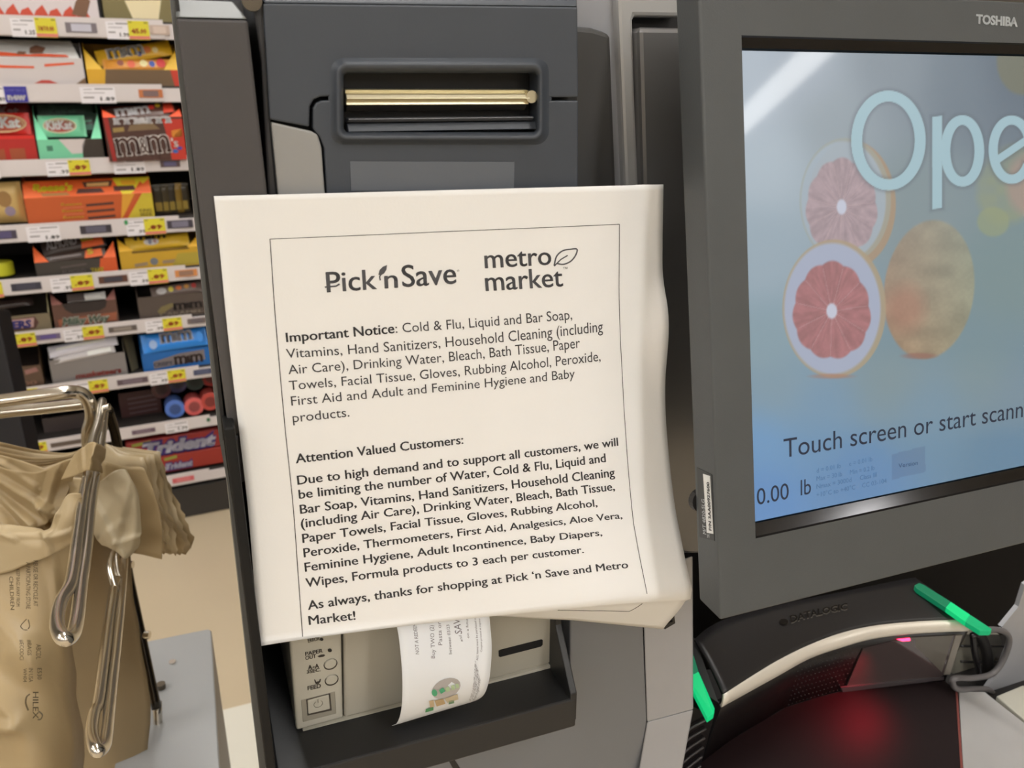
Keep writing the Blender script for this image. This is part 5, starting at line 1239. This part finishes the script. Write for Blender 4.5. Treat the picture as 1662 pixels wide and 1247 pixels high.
# big bag in use, hanging at the left
big = thing('plastic_bag', atd(40, 1240, .75), 'large open tan plastic bag hanging at the left edge with printed text', 'bag', GB)
def creases(lines):
    def f(p, t, s):
        q = proj(p); d = 0.
        for x0, y0, x1, y1, amp, w in lines:
            amp *= .55; w *= 1.35
            a, b = V([x0, y0], dtype=float), V([x1, y1], dtype=float); L = b - a; l2 = np.dot(L, L); u_ = np.clip(np.dot(q - a, L) / l2, 0, 1)
            v_ = q - a - L * u_; sd_ = (L[0] * (q[1] - a[1]) - L[1] * (q[0] - a[0])) / math.sqrt(l2); ds = math.hypot(*v_)
            d += amp * max(0, 1 - ds / (w if sd_ > 0 else w * .35))
        return p - F0 * d
    return f


def part(name, rows, m, wr, ws, seed, n=6, **k): return grid(name, [[atd(*p) for p in r] for r in rows], m, big, n=n, wr=wr, ws=ws, seed=seed, **k)
part('front_sheet', [[(-90, 880, .72), (0, 885, .72), (60, 880, .72), (112, 870, .73), (140, 865, .74)], [(-90, 1000, .71), (0, 1000, .70), (60, 1000, .70), (105, 1010, .715), (119, 1020, .74)], [(-90, 1100, .70), (0, 1100, .68), (60, 1110, .68), (116, 1110, .71), (131, 1115, .74)], [(-90, 1200, .69), (0, 1200, .67), (60, 1200, .67), (122, 1200, .70), (138, 1200, .74)], [(-90, 1330, .68), (0, 1330, .66), (60, 1330, .66), (126, 1330, .70), (143, 1330, .74)]], bagm, .0025, 13., 3, n=14, fn=creases([(-20, 980, 70, 1065, .016, 45), (70, 1065, 135, 1130, .012, 40), (-20, 1110, 125, 1250, .018, 50), (-20, 1165, 42, 1172, .008, 16), (42, 1172, -10, 1192, .008, 14), (90, 900, 132, 1250, .008, 14)]))
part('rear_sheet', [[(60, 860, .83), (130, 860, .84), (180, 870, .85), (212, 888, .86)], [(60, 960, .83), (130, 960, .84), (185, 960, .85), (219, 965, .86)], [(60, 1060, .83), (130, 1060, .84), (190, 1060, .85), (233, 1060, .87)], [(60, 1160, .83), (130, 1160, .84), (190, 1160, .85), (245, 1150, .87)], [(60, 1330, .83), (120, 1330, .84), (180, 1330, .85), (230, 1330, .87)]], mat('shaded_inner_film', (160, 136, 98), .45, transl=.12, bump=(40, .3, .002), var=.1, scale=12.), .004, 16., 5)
part('inner_sheet', [[(-90, 728, .80), (0, 738, .80), (50, 752, .80), (100, 772, .79), (136, 776, .79)], [(-90, 770, .82), (0, 775, .81), (45, 790, .80), (90, 815, .79), (130, 815, .78)], [(-90, 830, .81), (0, 835, .80), (40, 850, .80), (80, 862, .79), (125, 850, .77)], [(-90, 900, .78), (0, 905, .78), (50, 905, .78), (95, 895, .77), (130, 890, .76)]], bagm, .004, 24., 8, n=14, fn=creases([(-10, 772, 90, 830, .014, 16), (-10, 790, 40, 856, .014, 14), (-10, 812, 26, 856, .012, 11), (20, 780, 75, 848, .010, 12), (0, 750, 84, 800, .010, 14)]))
part('front_band', [[(-90, 850, .725), (0, 850, .72), (50, 856, .715), (84, 858, .705), (96, 832, .70), (112, 803, .70), (132, 801, .69)], [(-90, 885, .72), (0, 880, .71), (45, 878, .705), (82, 875, .70), (105, 850, .695), (120, 835, .695), (134, 818, .70)], [(-90, 930, .715), (0, 931, .71), (40, 918, .705), (84, 901, .70), (108, 888, .70), (120, 880, .70), (128, 878, .71)]], bagm2, .002, 22., 11, n=10, fn=creases([(-20, 866, 82, 862, .010, 10), (82, 862, 84, 901, .008, 9), (84, 872, 128, 858, .008, 9), (0, 850, 24, 872, .008, 8), (96, 832, 84, 868, .008, 9)]))
# print seen through the film, mirrored
bfp = Fr(atd(0, 1000, .655), None, None, None)
def bag_text(st, A, B, H, m=mat('bag_ink', (92, 76, 50), .6), d=.655, **k):
    a, b, c = atd(*A, d), atd(*B, d), atd(*H, d); g, f = text_unit(st, **k)
    return [a + (b - a) * q[0] + (c - a) * q[1] for q in g], f
def bq(x, y): return (x / 3.4923, 890 + y / 3.4923)
BT_ = [('HILEX', (186, 815), (186, 968), (218, 815)), ('E530', (212, 680), (212, 745), (236, 680)), ('IN USA', (163, 680), (163, 760), (187, 680)), ('WH04', (132, 682), (132, 760), (152, 682)), ('ABCDL', (205, 545), (205, 630), (232, 545)), ('#BAGS', (156, 520), (156, 608), (178, 520)), ('#ECODCI', (112, 520), (112, 635), (134, 520)),
       ('REUSE OR RECYCLE AT', (190, 70), (190, 330), (214, 70)), ('A PARTICIPATING STORE', (148, 80), (148, 345), (172, 80)), ('KEEP BAGS AWAY FROM', (92, 120), (92, 330), (112, 120)), ('CHILDREN', (52, 160), (60, 350), (74, 160))]
prt = [bag_text(s, bq(*a), bq(*b), bq(*c), bold=.01, res=2, d=.652) for s, a, b, c in BT_]
def btube(pts, r=.0004, d=.652):
    return tube_vf(catmull([atd(*bq(x, y), d) for x, y in pts], 5), r, 4)
prt += [btube([(168, 828), (150, 845), (146, 880), (160, 920)], .0006), btube([(220, 925), (240, 945), (232, 968), (215, 972)], .0006), btube([(130, 460), (118, 440), (150, 402)]), btube([(160, 405), (168, 440), (160, 458)]), btube([(155, 464), (140, 464), (132, 462)])]
v, f = join_vf(prt); o = mk('bag_print', v, f, MATS['bag_ink'], big, recalc=False)

# bag pack: tabs fanning to the right of the hook
tabs = [((262, 733), (280, 800), (317, 878), (292, 899)), ((260, 735), (276, 805), (309, 890), (282, 899)), ((255, 737), (268, 810), (301, 898), (272, 897)), ((249, 738), (262, 812), (290, 899), (262, 896)), ((243, 740), (256, 815), (280, 896), (256, 894)), ((237, 742), (250, 818), (272, 896), (246, 892))]
tl = ['tan bag at the very back of the hanging pack, its tab farthest right', 'second tan bag from the back of the pack', 'third tan bag from the back of the pack', 'fourth tan bag from the back of the pack', 'tan bag in the middle of the pack, tab edge crumpled', 'tan bag just behind the two broad front tabs']
for i, (a, b, c, d_) in enumerate(tabs):
    dd_ = .90 - .014 * i
    y0 = 4 * i
    top_r = [(-90, 700 + y0 * 2, dd_ - .02), (0, 718 + y0 * 1.9, dd_ - .02), (60, 731 + y0 * 1.4, dd_ - .01), (115, 735 + y0 * .5, dd_), (150, 717, dd_), (175, 722, dd_), (a[0] - 40, a[1] - 5, dd_), (a[0], a[1], dd_)]
    m1 = [(-90, 722 + y0 * 1.6, dd_ - .004), (0, 738 + y0 * 1.6, dd_ - .004), (60, 748 + y0, dd_ - .005), (115, 748, dd_), (150, 760, dd_ + .004), (182, 780, dd_ + .004), (b[0] - 38, b[1] - 5, dd_), (b[0], b[1], dd_)]
    m2 = [(-90, 745 + y0, dd_), (0, 755 + y0, dd_), (60, 762 + y0 * .6, dd_), (115, 770, dd_), (150, 800, dd_ + .004), (190, 840, dd_ + .004), ((b[0] + d_[0]) / 2 - 26, 862, dd_), ((b[0] + c[0]) / 2 + 5, (b[1] + c[1]) / 2 + 4, dd_)]
    bt = [(-90, 765 + y0, dd_), (0, 772 + y0, dd_), (60, 778, dd_), (115, 790, dd_), (150, 830, dd_ + .004), (190, 872, dd_ + .004), (d_[0], d_[1], dd_), (c[0], c[1], dd_)]
    def zig(p, t, s, i=i):
        return p + R0 * .0016 * math.sin(t * 55 + i * 2) * max(0, (s - .93) / .07) + U0 * .0018 * math.sin(s * 90 + i) * max(0, (t - .93) / .07) + F0 * .003 * math.sin(t * 9 + i * 1.3 + s * 4)
    bag('plastic_bag', [top_r, m1, m2, bt], tl[i], m=[bagm, bagm2][i % 2], wr=.0014, ws=40., seed=20 + i, n=5, fn=zig)
bag('plastic_bag', [[(170, 748, .80), (200, 757, .80), (231, 759, .80), (240, 775, .80)], [(168, 790, .805), (200, 795, .80), (240, 798, .80), (256, 812, .80)], [(175, 850, .805), (205, 852, .80), (246, 850, .80), (265, 859, .80)], [(190, 895, .80), (224, 899, .80), (250, 905, .80), (263, 908, .80)]], 'broad tan bag tab behind the front one, long straight right edge', wr=.002, seed=31)
bag('plastic_bag', [[(143, 797, .775), (165, 780, .77), (188, 764, .765), (203, 762, .765), (211, 770, .77)], [(140, 815, .775), (165, 805, .77), (190, 798, .765), (215, 790, .765), (226, 802, .77)], [(146, 840, .775), (168, 840, .77), (190, 838, .765), (218, 838, .765), (230, 850, .77)], [(152, 868, .78), (172, 878, .775), (188, 884, .77), (214, 878, .765), (231, 872, .77)], [(165, 885, .78), (180, 890, .775), (192, 895, .77), (208, 905, .77), (226, 888, .775)]], 'front tan bag tab, a wide rounded flap right of the chrome hook', m=mat('front_tab_film', (200, 180, 142), .4, transl=.25, bump=(50, .3, .002), var=.06), wr=.002, ws=26., seed=33, n=9, fn=creases([(146, 800, 205, 905, .006, 12), (210, 800, 190, 880, .006, 14), (190, 880, 228, 870, .006, 9), (165, 870, 200, 846, .004, 10)]))
bag('plastic_bag', [[(120, 739, .76), (134, 728, .745), (146, 718, .735), (160, 720, .735), (172, 728, .76)], [(108, 760, .76), (130, 750, .745), (146, 745, .732), (158, 748, .732), (170, 750, .76)], [(99, 779, .76), (122, 772, .745), (146, 763, .732), (157, 765, .732), (170, 768, .76)]], 'tan bag tab folded over the chrome hook like a saddle', wr=.001, ws=30., seed=36, n=9, fn=creases([(134, 726, 137, 764, .006, 8), (160, 730, 150, 765, .012, 10), (160, 742, 171, 752, .008, 7), (172, 752, 168, 770, .006, 6)]))
bag('plastic_bag', [[(-90, 735, .78), (0, 757, .77), (60, 766, .77), (100, 750, .77), (130, 742, .77)], [(-90, 790, .80), (0, 800, .79), (50, 815, .78), (85, 800, .78), (120, 775, .785)], [(-90, 850, .79), (0, 850, .78), (45, 858, .775), (78, 850, .775), (100, 830, .78)]], 'wrinkled tan bag side stretched toward the left edge', wr=.003, ws=22., seed=41, n=16, fn=creases([(-20, 762, 82, 826, .016, 15), (82, 826, 90, 860, .010, 12), (-20, 778, 55, 850, .014, 13), (-20, 800, 28, 856, .014, 12), (-20, 830, 20, 850, .010, 10), (10, 757, 60, 790, .006, 10), (95, 770, 78, 822, .010, 14)]))
